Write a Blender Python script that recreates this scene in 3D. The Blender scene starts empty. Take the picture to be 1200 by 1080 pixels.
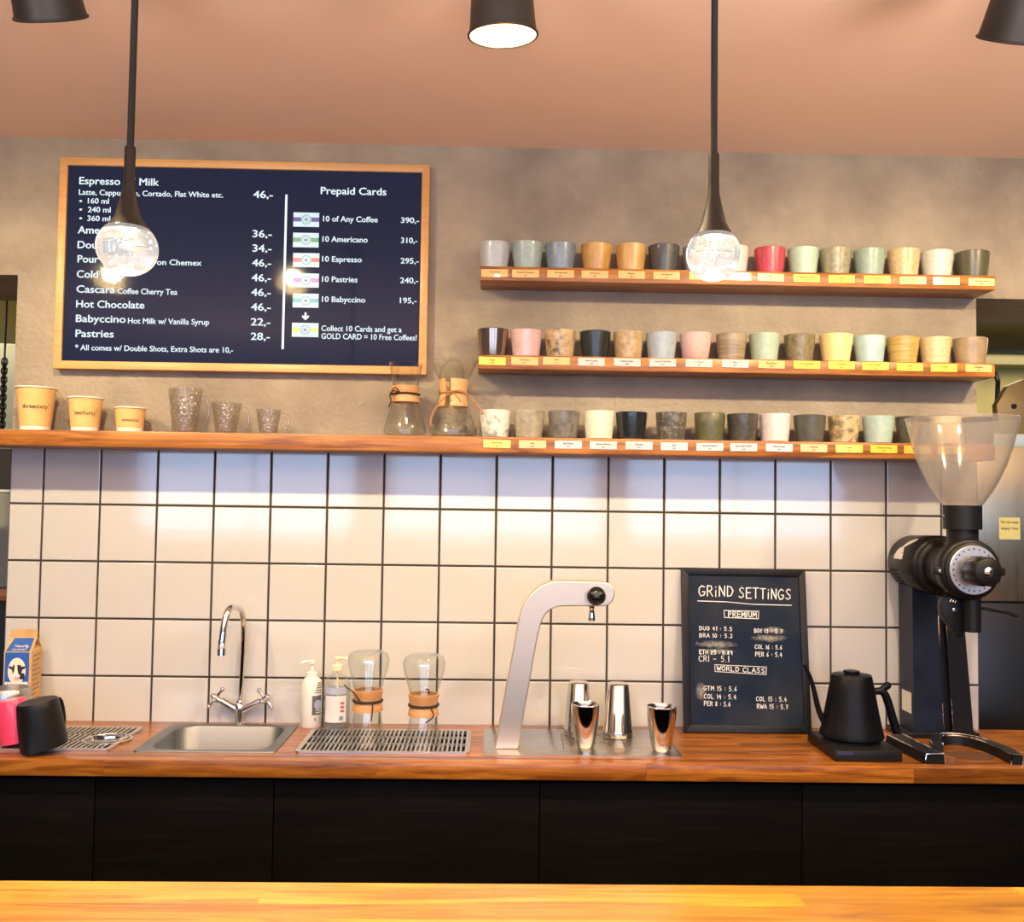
import bpy, bmesh, math, random
from mathutils import Vector, Matrix
R = random.Random(7)
scene = bpy.context.scene
COL = scene.collection

# ------------------------------------------------------------------ camera
FPX, IW, IH = 1150.0, 1200.0, 1080.0
CAM = Vector((-0.0126, -2.6762, 1.4952)); YAW, PIT, ROL = 0.0201, 0.0438, 0.0142
def ray(x, y):
    u, v = (x - IW/2)/FPX, (IH/2 - y)/FPX
    c, s = math.cos(ROL), math.sin(ROL); u, v = c*u - s*v, s*u + c*v
    d = Vector((u, 1.0, v))
    c, s = math.cos(PIT), math.sin(PIT); d = Vector((d.x, c*d.y - s*d.z, s*d.y + c*d.z))
    c, s = math.cos(YAW), math.sin(YAW); return Vector((c*d.x + s*d.y, -s*d.x + c*d.y, d.z))
def at(x, y, Y=0.0):
    d = ray(x, y); return CAM + d*((Y - CAM.y)/d.y)
def atz(x, y, Z):
    d = ray(x, y); return CAM + d*((Z - CAM.z)/d.z)
def ppm(Y): return FPX/(Y - CAM.y)          # pixels per metre at depth Y
cam = bpy.data.cameras.new('camera'); cam.sensor_width = 36.0; cam.lens = FPX/IW*36.0; cam.clip_start = 0.02
co = bpy.data.objects.new('camera', cam); COL.objects.link(co)
fwd = ray(600, 540).normalized(); rgt = (ray(601, 540) - ray(600, 540)).normalized(); upv = rgt.cross(fwd)
m = Matrix.Identity(4)
for k in range(3):
    m[k][0], m[k][1], m[k][2], m[k][3] = rgt[k], upv[k], -fwd[k], CAM[k]
co.matrix_world = m
scene.camera = co
vs = scene.view_settings
vs.view_transform = 'Standard'; vs.look = 'None'; vs.gamma = 1.0; vs.use_curve_mapping = False
vs.exposure = 0.0

# ------------------------------------------------------------------ world and lamps
W = bpy.data.worlds.new('world'); scene.world = W; W.use_nodes = True
bg = W.node_tree.nodes['Background']; bg.inputs[0].default_value = (0.86, 0.89, 1.0, 1); bg.inputs[1].default_value = 0.06
LAMP_COL = (1.0, 0.78, 0.44); LAMP_W = 46.0
def spot_light(p, aim, watt):
    l = bpy.data.lights.new('lamp_light', 'SPOT'); l.energy = watt; l.color = LAMP_COL
    l.spot_size = math.radians(168); l.spot_blend = 0.7; l.shadow_soft_size = 0.022
    o = bpy.data.objects.new('lamp_light', l); COL.objects.link(o); o.location = p
    o.rotation_euler = aim.to_track_quat('-Z', 'Y').to_euler(); return o
def window_light(x, z, w, h, watt):
    l = bpy.data.lights.new('daylight', 'AREA'); l.shape = 'RECTANGLE'; l.size = w; l.size_y = h
    l.energy = watt; l.color = (0.45, 0.63, 1.0)
    o = bpy.data.objects.new('daylight', l); COL.objects.link(o); o.location = (x, -5.93, z)
    o.rotation_euler = (math.radians(90), 0, 0); return o
WINDOWS = [(-2.15, 1.8, 1.9, 1.1, 26), (0.0, 1.8, 1.9, 1.1, 24), (2.15, 1.8, 1.9, 1.1, 26)]
for w_ in WINDOWS: window_light(*w_)
def ceiling_fill(x, y, z, watt):                  # unseen fill lights, added behind the viewer to brighten the ceiling
    l = bpy.data.lights.new('ceiling_fill', 'SPOT'); l.energy = watt; l.color = (1.0, .84, .70); l.shadow_soft_size = .4
    l.spot_size = math.radians(165); l.spot_blend = .5
    o = bpy.data.objects.new('ceiling_fill', l); COL.objects.link(o); o.location = (x, y, z); o.rotation_euler = (math.pi, 0, 0)
for a_ in ((-1.5, -2.9, 1.55, 170), (0.1, -2.9, 1.55, 165), (1.7, -2.6, 1.55, 235)): ceiling_fill(*a_)

# ------------------------------------------------------------------ materials
def lin(c): return tuple(((v/255)/12.92 if v/255 <= .04045 else ((v/255 + .055)/1.055)**2.4) for v in c)
def A(r, g, b):                              # colour of a thing seen under the warm room light
    l = lin((r, g, b)); return (min(.9, l[0]/1.06), min(.9, l[1]/.90), min(.9, l[2]/.76))
def new_mat(name):
    mt = bpy.data.materials.new(name); mt.use_nodes = True; nt = mt.node_tree
    return mt, nt, nt.nodes['Principled BSDF']
def N(nt, t, **kw):
    n = nt.nodes.new(t)
    for k, v in kw.items():
        if hasattr(n, k): setattr(n, k, v)
        else: n.inputs[k].default_value = v
    return n
def c4(c): return (c[0], c[1], c[2], 1)
def plain(name, col, rough=.5, metal=0.0, coat=0.0, spec=.5, emit=None, es=0):
    mt, nt, b = new_mat(name)
    b.inputs['Base Color'].default_value = c4(col); b.inputs['Roughness'].default_value = rough
    b.inputs['Metallic'].default_value = metal; b.inputs['Coat Weight'].default_value = coat
    b.inputs['Specular IOR Level'].default_value = spec
    if emit: b.inputs['Emission Color'].default_value = c4(emit); b.inputs['Emission Strength'].default_value = es
    return mt
def mottled(name, c1, c2, scale=8, lo=.35, hi=.65, rough=.5, bump=0.0, bscale=None, stretch=(1,1,1), coat=0.0, c3=None, detail=6, spec=.5):
    mt, nt, b = new_mat(name)
    tc = N(nt, 'ShaderNodeTexCoord'); mp = N(nt, 'ShaderNodeMapping'); mp.inputs['Scale'].default_value = stretch
    nt.links.new(tc.outputs['Object'], mp.inputs[0])
    nz = N(nt, 'ShaderNodeTexNoise'); nz.inputs['Scale'].default_value = scale; nz.inputs['Detail'].default_value = detail; nz.inputs['Roughness'].default_value = .6
    nt.links.new(mp.outputs[0], nz.inputs['Vector'])
    cr = N(nt, 'ShaderNodeValToRGB'); e = cr.color_ramp.elements
    e[0].position = lo; e[0].color = c4(c1); e[1].position = hi; e[1].color = c4(c2)
    if c3:
        k = cr.color_ramp.elements.new(min(.99, hi + .12)); k.color = c4(c3)
    nt.links.new(nz.outputs['Fac'], cr.inputs[0]); nt.links.new(cr.outputs[0], b.inputs['Base Color'])
    b.inputs['Roughness'].default_value = rough; b.inputs['Coat Weight'].default_value = coat; b.inputs['Specular IOR Level'].default_value = spec
    if bump:
        bn = N(nt, 'ShaderNodeTexNoise'); bn.inputs['Scale'].default_value = bscale or scale*4; bn.inputs['Detail'].default_value = 5
        nt.links.new(mp.outputs[0], bn.inputs['Vector'])
        bp = N(nt, 'ShaderNodeBump'); bp.inputs['Strength'].default_value = bump; bp.inputs['Distance'].default_value = .01
        nt.links.new(bn.outputs['Fac'], bp.inputs['Height']); nt.links.new(bp.outputs[0], b.inputs['Normal'])
    return mt
def wood(name, dark, mid, light, stave=None, rough=.35, coat=.2, grain=1.0, off=0.0):
    """long-grained wood along X; stave = (length, width) glues it from staves"""
    mt, nt, b = new_mat(name)
    tc = N(nt, 'ShaderNodeTexCoord'); mp = N(nt, 'ShaderNodeMapping')
    mp.inputs['Scale'].default_value = (1.6, 22, 22); mp.inputs['Location'].default_value = (off, off*3, 0)
    nt.links.new(tc.outputs['Object'], mp.inputs[0])
    nz = N(nt, 'ShaderNodeTexNoise'); nz.inputs['Scale'].default_value = 2.2; nz.inputs['Detail'].default_value = 7; nz.inputs['Roughness'].default_value = .62; nz.inputs['Distortion'].default_value = .9
    src = mp.outputs[0]
    if stave:
        bk = N(nt, 'ShaderNodeTexBrick'); bk.offset = .43; bk.offset_frequency = 2
        bk.inputs['Color1'].default_value = (0, 0, 0, 1); bk.inputs['Color2'].default_value = (1, 1, 1, 1); bk.inputs['Mortar'].default_value = (.35, .35, .35, 1)
        bk.inputs['Scale'].default_value = 1; bk.inputs['Mortar Size'].default_value = .0007; bk.inputs['Brick Width'].default_value = stave[0]; bk.inputs['Row Height'].default_value = stave[1]
        nt.links.new(tc.outputs['Object'], bk.inputs['Vector'])
        ad = N(nt, 'ShaderNodeVectorMath', operation='MULTIPLY_ADD')
        ad.inputs[1].default_value = (9, 17, 5); nt.links.new(bk.outputs['Color'], ad.inputs[0]); nt.links.new(mp.outputs[0], ad.inputs[2]); src = ad.outputs[0]
    nt.links.new(src, nz.inputs['Vector'])
    cr = N(nt, 'ShaderNodeValToRGB'); e = cr.color_ramp.elements
    e[0].position = .5 - .2*grain; e[0].color = c4(dark); e[1].position = .5 + .22*grain; e[1].color = c4(light)
    k = cr.color_ramp.elements.new(.5); k.color = c4(mid)
    nt.links.new(nz.outputs['Fac'], cr.inputs[0]); out = cr.outputs[0]
    if stave:
        mr = N(nt, 'ShaderNodeMapRange'); mr.inputs['To Min'].default_value = .70; mr.inputs['To Max'].default_value = 1.18
        nt.links.new(bk.outputs['Color'], mr.inputs['Value'])
        mx = N(nt, 'ShaderNodeMix', data_type='RGBA', blend_type='MULTIPLY'); mx.inputs['Factor'].default_value = 1
        nt.links.new(out, mx.inputs['A']); nt.links.new(mr.outputs[0], mx.inputs['B']); out = mx.outputs['Result']
    nt.links.new(out, b.inputs['Base Color'])
    b.inputs['Roughness'].default_value = rough; b.inputs['Coat Weight'].default_value = coat; b.inputs['Coat Roughness'].default_value = .25
    bp = N(nt, 'ShaderNodeBump'); bp.inputs['Strength'].default_value = .12; bp.inputs['Distance'].default_value = .002
    nt.links.new(nz.outputs['Fac'], bp.inputs['Height']); nt.links.new(bp.outputs[0], b.inputs['Normal'])
    return mt
def thin_glass(name, tint=(.97, .98, .97), milk=0.0, milk_col=(.8, .75, .68), rough=.02, edge=.35):
    mt, nt, b = new_mat(name); nt.nodes.remove(b); out = nt.nodes['Material Output']
    tr = N(nt, 'ShaderNodeBsdfTransparent'); tr.inputs[0].default_value = c4(tint)
    gl = N(nt, 'ShaderNodeBsdfGlossy'); gl.inputs['Roughness'].default_value = rough; gl.inputs[0].default_value = (.95, .95, .95, 1)
    lw = N(nt, 'ShaderNodeLayerWeight'); lw.inputs['Blend'].default_value = edge
    mr = N(nt, 'ShaderNodeMapRange'); mr.inputs['To Min'].default_value = .045; mr.inputs['To Max'].default_value = .75
    pw = N(nt, 'ShaderNodeMath', operation='POWER'); pw.inputs[1].default_value = 3.0
    nt.links.new(lw.outputs['Facing'], pw.inputs[0]); nt.links.new(pw.outputs[0], mr.inputs['Value'])
    ec = N(nt, 'ShaderNodeMix', data_type='RGBA'); ec.inputs['A'].default_value = c4(tint); ec.inputs['B'].default_value = (.66, .65, .62, 1)
    nt.links.new(pw.outputs[0], ec.inputs['Factor']); nt.links.new(ec.outputs['Result'], tr.inputs[0])
    mx = N(nt, 'ShaderNodeMixShader'); nt.links.new(mr.outputs[0], mx.inputs[0]); nt.links.new(tr.outputs[0], mx.inputs[1]); nt.links.new(gl.outputs[0], mx.inputs[2])
    res = mx.outputs[0]
    if milk:
        tl = N(nt, 'ShaderNodeBsdfTranslucent'); tl.inputs[0].default_value = c4(milk_col)
        df = N(nt, 'ShaderNodeBsdfDiffuse'); df.inputs[0].default_value = c4(milk_col)
        ad = N(nt, 'ShaderNodeMixShader'); ad.inputs[0].default_value = .5; nt.links.new(tl.outputs[0], ad.inputs[1]); nt.links.new(df.outputs[0], ad.inputs[2])
        m2 = N(nt, 'ShaderNodeMixShader'); m2.inputs[0].default_value = milk; nt.links.new(res, m2.inputs[1]); nt.links.new(ad.outputs[0], m2.inputs[2]); res = m2.outputs[0]
    nt.links.new(res, out.inputs['Surface']); return mt
def hammered_glass():
    mt = thin_glass('hammered_glass', tint=(.93, .93, .92), edge=.5); nt = mt.node_tree
    tc = N(nt, 'ShaderNodeTexCoord'); vo = N(nt, 'ShaderNodeTexVoronoi'); vo.inputs['Scale'].default_value = 130
    nt.links.new(tc.outputs['Object'], vo.inputs['Vector'])
    bp = N(nt, 'ShaderNodeBump'); bp.inputs['Strength'].default_value = .7; bp.inputs['Distance'].default_value = .004
    nt.links.new(vo.outputs['Distance'], bp.inputs['Height'])
    for n in nt.nodes:
        if n.type in ('BSDF_GLOSSY', 'LAYER_WEIGHT'): nt.links.new(bp.outputs[0], n.inputs['Normal'])
        if n.type == 'MAP_RANGE': n.inputs['To Min'].default_value = .10
    return mt
def brushed(name, col, rough=.3, stretch=(2, 60, 90), amount=.12):
    mt, nt, b = new_mat(name)
    b.inputs['Base Color'].default_value = c4(col); b.inputs['Metallic'].default_value = 1.0
    tc = N(nt, 'ShaderNodeTexCoord'); mp = N(nt, 'ShaderNodeMapping'); mp.inputs['Scale'].default_value = stretch
    nt.links.new(tc.outputs['Object'], mp.inputs[0])
    nz = N(nt, 'ShaderNodeTexNoise'); nz.inputs['Scale'].default_value = 6; nz.inputs['Detail'].default_value = 4; nt.links.new(mp.outputs[0], nz.inputs['Vector'])
    mr = N(nt, 'ShaderNodeMapRange'); mr.inputs['To Min'].default_value = rough - amount; mr.inputs['To Max'].default_value = rough + amount
    nt.links.new(nz.outputs['Fac'], mr.inputs['Value']); nt.links.new(mr.outputs[0], b.inputs['Roughness'])
    bp = N(nt, 'ShaderNodeBump'); bp.inputs['Strength'].default_value = .16; bp.inputs['Distance'].default_value = .001
    nt.links.new(nz.outputs['Fac'], bp.inputs['Height']); nt.links.new(bp.outputs[0], b.inputs['Normal'])
    return mt

M = {}
M['concrete'] = mottled('concrete', (.27, .225, .18), (.42, .355, .275), 3.2, .36, .64, rough=.85, bump=.55, bscale=70, detail=9)
M['ceiling'] = mottled('ceiling_paint', (.84, .61, .50), (.90, .67, .55), 1.2, .3, .7, rough=.8, bump=.08, bscale=25)
M['tile'] = plain('glazed_tile', (.61, .60, .59), rough=.10, coat=.75)
M['grout'] = plain('grout', (.045, .038, .034), rough=.9)
M['shelf'] = wood('shelf_wood', (.20, .06, .008), (.36, .13, .022), (.50, .205, .042), rough=.4, coat=.15, grain=.65)
M['worktop'] = wood('worktop_wood', (.165, .046, .004), (.31, .10, .011), (.45, .17, .023), stave=(.62, .043), rough=.3, coat=.22, grain=.6)
M['bar_wood'] = wood('bar_wood', (.40, .16, .010), (.58, .275, .02), (.70, .37, .035), stave=(.75, .046), rough=.33, coat=.15, grain=.6, off=3.1)
M['frame_wood'] = wood('frame_wood', (.55, .26, .08), (.64, .33, .11), (.70, .38, .14), rough=.45, coat=.1, grain=1.4)
M['black_panel'] = wood('black_veneer', (.002, .002, .002), (.003, .003, .003), (.006, .0055, .005), rough=.6, coat=0.0)
M['black_panel'].node_tree.nodes['Principled BSDF'].inputs['Specular IOR Level'].default_value = .06
M['black'] = plain('black_plastic', (.008, .008, .009), rough=.42, spec=.3)
M['black_gloss'] = plain('black_gloss', (.008, .008, .009), rough=.08, coat=.6)
M['black_matt'] = plain('black_matt', (.006, .006, .007), rough=.45, spec=.3)
M['kettle_black'] = plain('kettle_black', (.003, .003, .005), rough=.4, spec=.22)
M['lamp_black'] = plain('lamp_black', (.016, .014, .013), rough=.5)
M['cord_black'] = plain('cord_black', (.008, .008, .008), rough=.8)
M['holder_brown'] = plain('holder_brown', (.012, .008, .006), rough=.55, spec=.3)
M['lamp_inside'] = plain('lamp_inside', (.85, .75, .45), rough=.5)
M['bulb_glow'] = plain('bulb_glow', (1, .9, .7), emit=(1, .72, .36), es=14)
M['chrome'] = plain('chrome', (.80, .80, .82), rough=.06, metal=1.0)
M['steel'] = plain('polished_steel', (.70, .67, .64), rough=.10, metal=1.0)
M['steel_brushed'] = brushed('brushed_steel', (.52, .50, .47), .30)
M['steel_grate'] = brushed('grate_steel', (.60, .585, .56), .34, amount=.06)
M['steel_satin'] = brushed('satin_steel', (.25, .26, .28), .45, amount=.06)
M['steel_arm'] = brushed('arm_steel', (.80, .68, .53), .40, stretch=(3, 60, 110))
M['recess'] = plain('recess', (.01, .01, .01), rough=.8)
M['glass'] = thin_glass('clear_glass')
M['glass_thick'] = thin_glass('thick_glass', tint=(.965, .97, .96), edge=.45)
M['hammered'] = hammered_glass()
M['hopper'] = thin_glass('hopper_plastic', tint=(.94, .91, .87), milk=.19, milk_col=(.76, .78, .82), rough=.10)
M['collar'] = wood('collar_wood', (.42, .19, .07), (.60, .31, .13), (.72, .42, .2), rough=.5, coat=.05)
M['collar_pale'] = wood('pale_collar_wood', (.62, .36, .15), (.72, .44, .2), (.8, .52, .26), rough=.5, coat=.05)
M['leather_dark'] = plain('dark_leather', (.03, .014, .008), rough=.7)
M['leather_tan'] = plain('tan_leather', (.42, .19, .07), rough=.7)
M['white_plastic'] = plain('white_plastic', (.82, .79, .74), rough=.35)
M['cream_plastic'] = plain('cream_plastic', (.85, .76, .55), rough=.4)
M['ink'] = plain('ink', (.02, .018, .018), rough=.7)
M['ink_grey'] = plain('ink_grey', (.12, .12, .14), rough=.7)
M['kraft'] = mottled('kraft_paper', A(226, 168, 98), A(236, 182, 112), 30, .3, .7, rough=.75)
M['kraft_dull'] = mottled('kraft_board', A(205, 150, 90), A(225, 172, 110), 30, .3, .7, rough=.75)
M['paper_white'] = plain('paper_white', (.85, .80, .72), rough=.7)
M['carton_blue'] = plain('carton_blue', A(38, 88, 160), rough=.5)
M['carton_cream'] = plain('carton_cream', A(240, 215, 180), rough=.6)
M['cow_black'] = plain('cow_black', (.02, .018, .02), rough=.6)
M['muzzle'] = plain('muzzle_pink', A(215, 165, 165), rough=.6)
M['pink_enamel'] = plain('pink_enamel', A(250, 70, 100), rough=.3, coat=.3)
M['chalk'] = plain('chalk', (.80, .82, .84), rough=.9)
M['tag_tan'] = plain('tan_tag', A(240, 178, 105), rough=.3, coat=.5)
M['tag_gold'] = plain('tan_tag_glare', A(255, 200, 70), rough=.3, coat=.5)  # brass tags with the lamps' yellow glare painted into their colour
M['tag_white'] = plain('white_tag', A(205, 192, 180), rough=.35, coat=.4)
M['dial'] = brushed('dial_aluminium', (.82, .80, .78), .38, stretch=(20, 20, 20))
M['grinder_black'] = plain('grinder_black', (.008, .008, .009), rough=.42, spec=.3)
M['grinder_skylit'] = plain('grinder_black_skylit', (.010, .015, .030), rough=.4, spec=.3)  # black column with the blue daylight reflection mixed into its colour
M['badge'] = plain('badge_silver', (.72, .70, .66), rough=.45)
M['grounds'] = mottled('coffee_grounds', (.05, .018, .008), (.16, .06, .02), 160, .3, .7, rough=.9, bump=.8, bscale=300)
M['liquid'] = thin_glass('clear_soap', tint=(.86, .90, .95), milk=.12, milk_col=(.75, .80, .9))
M['label_pale'] = plain('label_pale', (.72, .73, .78), rough=.5)
M['label_blue'] = plain('label_blue', (.42, .46, .60), rough=.5)
M['red_ink'] = plain('red_ink', (.5, .10, .08), rough=.6)
M['back_beige'] = plain('back_beige', A(215, 188, 120), rough=.8)
M['back_olive'] = plain('back_olive', A(150, 135, 95), rough=.8)
M['back_grey'] = plain('back_grey', A(150, 142, 120), rough=.8)
M['soffit_brown'] = plain('soffit_brown', A(92, 70, 48), rough=.85)
M['copper'] = plain('copper_brown', A(140, 108, 66), rough=.45, metal=.3)
M['fridge_steel'] = brushed('fridge_steel', (.42, .37, .27), .32, stretch=(40, 40, 1))
M['pale_blue'] = plain('pale_blue_enamel', (.55, .68, .78), rough=.3)
M['floor'] = mottled('floor', (.07, .05, .04), (.10, .075, .06), 3, rough=.6)
M['plaster'] = plain('plaster_wall', (.22, .17, .14), rough=.85)
def daylight_mat():
    mt, nt, b = new_mat('daylight_pane'); nt.nodes.remove(b)
    em = N(nt, 'ShaderNodeEmission'); em.inputs[0].default_value = (.55, .75, 1, 1); em.inputs[1].default_value = 2.2
    nt.links.new(em.outputs[0], nt.nodes['Material Output'].inputs['Surface']); return mt
M['daylight'] = daylight_mat()
def screen_mat():
    mt, nt, b = new_mat('screen_glass')
    b.inputs['Base Color'].default_value = (.006, .008, .022, 1); b.inputs['Roughness'].default_value = .065
    b.inputs['Emission Color'].default_value = (.20, .27, .62, 1); b.inputs['Emission Strength'].default_value = .055; b.inputs['Specular IOR Level'].default_value = .14
    return mt
M['screen'] = screen_mat()
M['screen_text'] = plain('screen_text', (.05, .06, .07), rough=.4, emit=(.80, .93, 1.0), es=.98)
def lit(name, c): return plain(name, (.03, .03, .03), rough=.4, emit=lin(c), es=1.0)
M['card'] = lit('card_pale', (200, 230, 240)); M['card_seal'] = lit('card_seal', (176, 208, 222)); M['card_ink'] = lit('card_ink', (60, 80, 100))
STRIPES = [lit('stripe_purple', (70, 30, 150)), lit('stripe_green', (60, 150, 100)), lit('stripe_red', (235, 85, 105)),
           lit('stripe_magenta', (215, 110, 200)), lit('stripe_cyan', (30, 180, 190)), lit('stripe_yellow', (235, 220, 110))]
def slate_mat():
    mt, nt, b = new_mat('slate')
    tc = N(nt, 'ShaderNodeTexCoord'); nz = N(nt, 'ShaderNodeTexNoise'); nz.inputs['Scale'].default_value = 7; nz.inputs['Detail'].default_value = 6
    nt.links.new(tc.outputs['Object'], nz.inputs['Vector'])
    cr = N(nt, 'ShaderNodeValToRGB'); e = cr.color_ramp.elements
    e[0].position = .42; e[0].color = (.007, .015, .036, 1); e[1].position = .78; e[1].color = (.032, .036, .045, 1)
    nt.links.new(nz.outputs['Fac'], cr.inputs[0]); nt.links.new(cr.outputs[0], b.inputs['Base Color']); b.inputs['Roughness'].default_value = .5; b.inputs['Specular IOR Level'].default_value = .12
    return mt
M['slate'] = slate_mat()
def smudge_mat():
    mt, nt, b = new_mat('chalk_smudge'); nt.nodes.remove(b)
    tc = N(nt, 'ShaderNodeTexCoord')
    vm = N(nt, 'ShaderNodeVectorMath', operation='MULTIPLY_ADD'); vm.inputs[1].default_value = (2, 2, 2); vm.inputs[2].default_value = (-1, -1, -1)
    nt.links.new(tc.outputs['Generated'], vm.inputs[0])
    sx = N(nt, 'ShaderNodeSeparateXYZ'); nt.links.new(vm.outputs[0], sx.inputs[0])
    cx = N(nt, 'ShaderNodeCombineXYZ'); nt.links.new(sx.outputs['X'], cx.inputs['X']); nt.links.new(sx.outputs['Z'], cx.inputs['Y'])
    ln = N(nt, 'ShaderNodeVectorMath', operation='LENGTH'); nt.links.new(cx.outputs[0], ln.inputs[0])
    nz = N(nt, 'ShaderNodeTexNoise'); nz.inputs['Scale'].default_value = 90; nt.links.new(tc.outputs['Object'], nz.inputs['Vector'])
    ad = N(nt, 'ShaderNodeMath', operation='MULTIPLY_ADD'); ad.inputs[1].default_value = 1.1; nt.links.new(nz.outputs['Fac'], ad.inputs[0]); nt.links.new(ln.outputs['Value'], ad.inputs[2])
    mr = N(nt, 'ShaderNodeMapRange'); mr.inputs['From Min'].default_value = .7; mr.inputs['From Max'].default_value = 1.5; mr.inputs['To Min'].default_value = .62; mr.inputs['To Max'].default_value = 0
    nt.links.new(ad.outputs[0], mr.inputs['Value'])
    df = N(nt, 'ShaderNodeBsdfDiffuse'); df.inputs[0].default_value = (.42, .40, .37, 1); tr = N(nt, 'ShaderNodeBsdfTransparent')
    mx = N(nt, 'ShaderNodeMixShader'); nt.links.new(mr.outputs[0], mx.inputs[0]); nt.links.new(tr.outputs[0], mx.inputs[1]); nt.links.new(df.outputs[0], mx.inputs[2])
    nt.links.new(mx.outputs[0], nt.nodes['Material Output'].inputs['Surface']); return mt
M['smudge'] = smudge_mat()
def ball_mat():
    mt, nt, b = new_mat('crystal')
    b.inputs['Base Color'].default_value = (.98, .98, .98, 1); b.inputs['Transmission Weight'].default_value = 1.0
    b.inputs['Roughness'].default_value = .03; b.inputs['IOR'].default_value = 1.5
    b.inputs['Emission Color'].default_value = (1, .95, .86, 1); b.inputs['Emission Strength'].default_value = .30
    tc = N(nt, 'ShaderNodeTexCoord'); vo = N(nt, 'ShaderNodeTexVoronoi'); vo.inputs['Scale'].default_value = 70
    nt.links.new(tc.outputs['Object'], vo.inputs['Vector'])
    bp = N(nt, 'ShaderNodeBump'); bp.inputs['Strength'].default_value = .05; bp.inputs['Distance'].default_value = .002
    nt.links.new(vo.outputs['Distance'], bp.inputs['Height']); nt.links.new(bp.outputs[0], b.inputs['Normal'])
    return mt
M['crystal'] = ball_mat()
M['led'] = plain('led', (1, 1, 1), emit=(1, .95, .85), es=9)

# ------------------------------------------------------------------ mesh helpers
def merge(bm, t, mat=0, mx=None):
    if mx is not None: bmesh.ops.transform(t, matrix=mx, verts=t.verts)
    for f in t.faces: f.material_index = mat
    me = bpy.data.meshes.new('t'); t.to_mesh(me); t.free(); bm.from_mesh(me); bpy.data.meshes.remove(me)
def box(bm, x0, x1, y0, y1, z0, z1, bev=0.0, mat=0, seg=2, mx=None):
    t = bmesh.new(); bmesh.ops.create_cube(t, size=1)
    for v in t.verts: v.co = Vector(((x0+x1)/2 + v.co.x*(x1-x0), (y0+y1)/2 + v.co.y*(y1-y0), (z0+z1)/2 + v.co.z*(z1-z0)))
    if bev: bmesh.ops.bevel(t, geom=t.edges[:], offset=bev, segments=seg, affect='EDGES', profile=.5)
    merge(bm, t, mat, mx); return bm
def lathe(bm, prof, seg=32, c=(0, 0, 0), mat=0, mx=None, sx=1.0, sy=1.0, mats=None):
    t = bmesh.new(); rings = []
    for r, z in prof:
        if r < 1e-6: rings.append([t.verts.new((c[0], c[1], c[2] + z))])
        else: rings.append([t.verts.new((c[0] + sx*r*math.cos(2*math.pi*k/seg), c[1] + sy*r*math.sin(2*math.pi*k/seg), c[2] + z)) for k in range(seg)])
    fm = []
    for i in range(len(rings) - 1):
        a, b = rings[i], rings[i+1]
        for k in range(seg):
            k2 = (k + 1) % seg
            if len(a) == 1 and len(b) == 1: continue
            if len(a) == 1: f = t.faces.new((a[0], b[k2], b[k]))
            elif len(b) == 1: f = t.faces.new((a[k], a[k2], b[0]))
            else: f = t.faces.new((a[k], a[k2], b[k2], b[k]))
            fm.append((f, i))
    idx = [(f.index, i) for f, i in fm]
    bmesh.ops.recalc_face_normals(t, faces=t.faces)
    if mx is not None: bmesh.ops.transform(t, matrix=mx, verts=t.verts)
    for f, i in fm: f.material_index = mats[i] if mats else mat
    me = bpy.data.meshes.new('t'); t.to_mesh(me); t.free(); bm.from_mesh(me); bpy.data.meshes.remove(me)
    return bm
def smooth_path(pts, n=6):
    P = [Vector(p) for p in pts]; out = []
    for i in range(len(P) - 1):
        p0, p1, p2, p3 = P[max(i-1, 0)], P[i], P[i+1], P[min(i+2, len(P)-1)]
        for k in range(n):
            t = k/n
            out.append(.5*((2*p1) + (p2-p0)*t + (2*p0 - 5*p1 + 4*p2 - p3)*t*t + (3*p1 - p0 - 3*p2 + p3)*t**3))
    out.append(P[-1]); return out
def tube(bm, pts, r, seg=12, mat=0, caps=True, closed=False):
    pts = [Vector(p) for p in pts]; n = len(pts); rr = r if isinstance(r, (list, tuple)) else [r]*n
    if len(rr) != n: rr = [rr[0] + (rr[-1] - rr[0])*i/(n - 1) for i in range(n)] if len(rr) == 2 else [rr[min(len(rr)-1, int(i*len(rr)/n))] for i in range(n)]
    t = bmesh.new(); rings = []; up = None
    for i, p in enumerate(pts):
        d = (pts[(i+1) % n] - pts[i-1]) if closed else (pts[min(i+1, n-1)] - pts[max(i-1, 0)])
        d.normalize()
        if up is None: up = Vector((0, 0, 1)) if abs(d.z) < .9 else Vector((1, 0, 0))
        a = d.cross(up); a.normalize(); b = a.cross(d); b.normalize(); up = b
        rings.append([t.verts.new(p + (a*math.cos(2*math.pi*k/seg) + b*math.sin(2*math.pi*k/seg))*rr[i]) for k in range(seg)])
    for i in range(n if closed else n - 1):
        a, b = rings[i], rings[(i+1) % n]
        for k in range(seg): t.faces.new((a[k], a[(k+1) % seg], b[(k+1) % seg], b[k]))
    if caps and not closed: t.faces.new(rings[0]); t.faces.new(rings[-1][::-1])
    bmesh.ops.recalc_face_normals(t, faces=t.faces); merge(bm, t, mat); return bm
def prism(bm, poly, y0, y1, mat=0, bev=0.0, mx=None):
    """poly in (x, z), pushed from y0 to y1"""
    t = bmesh.new(); a = [t.verts.new((x, y0, z)) for x, z in poly]; b = [t.verts.new((x, y1, z)) for x, z in poly]
    n = len(poly); t.faces.new(a); t.faces.new(b[::-1])
    for k in range(n): t.faces.new((a[k], b[k], b[(k+1) % n], a[(k+1) % n]))
    bmesh.ops.recalc_face_normals(t, faces=t.faces)
    if bev: bmesh.ops.bevel(t, geom=[e for e in t.edges if e.calc_face_angle(0) > .6], offset=bev, segments=2, affect='EDGES', profile=.5)
    merge(bm, t, mat, mx); return bm
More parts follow.
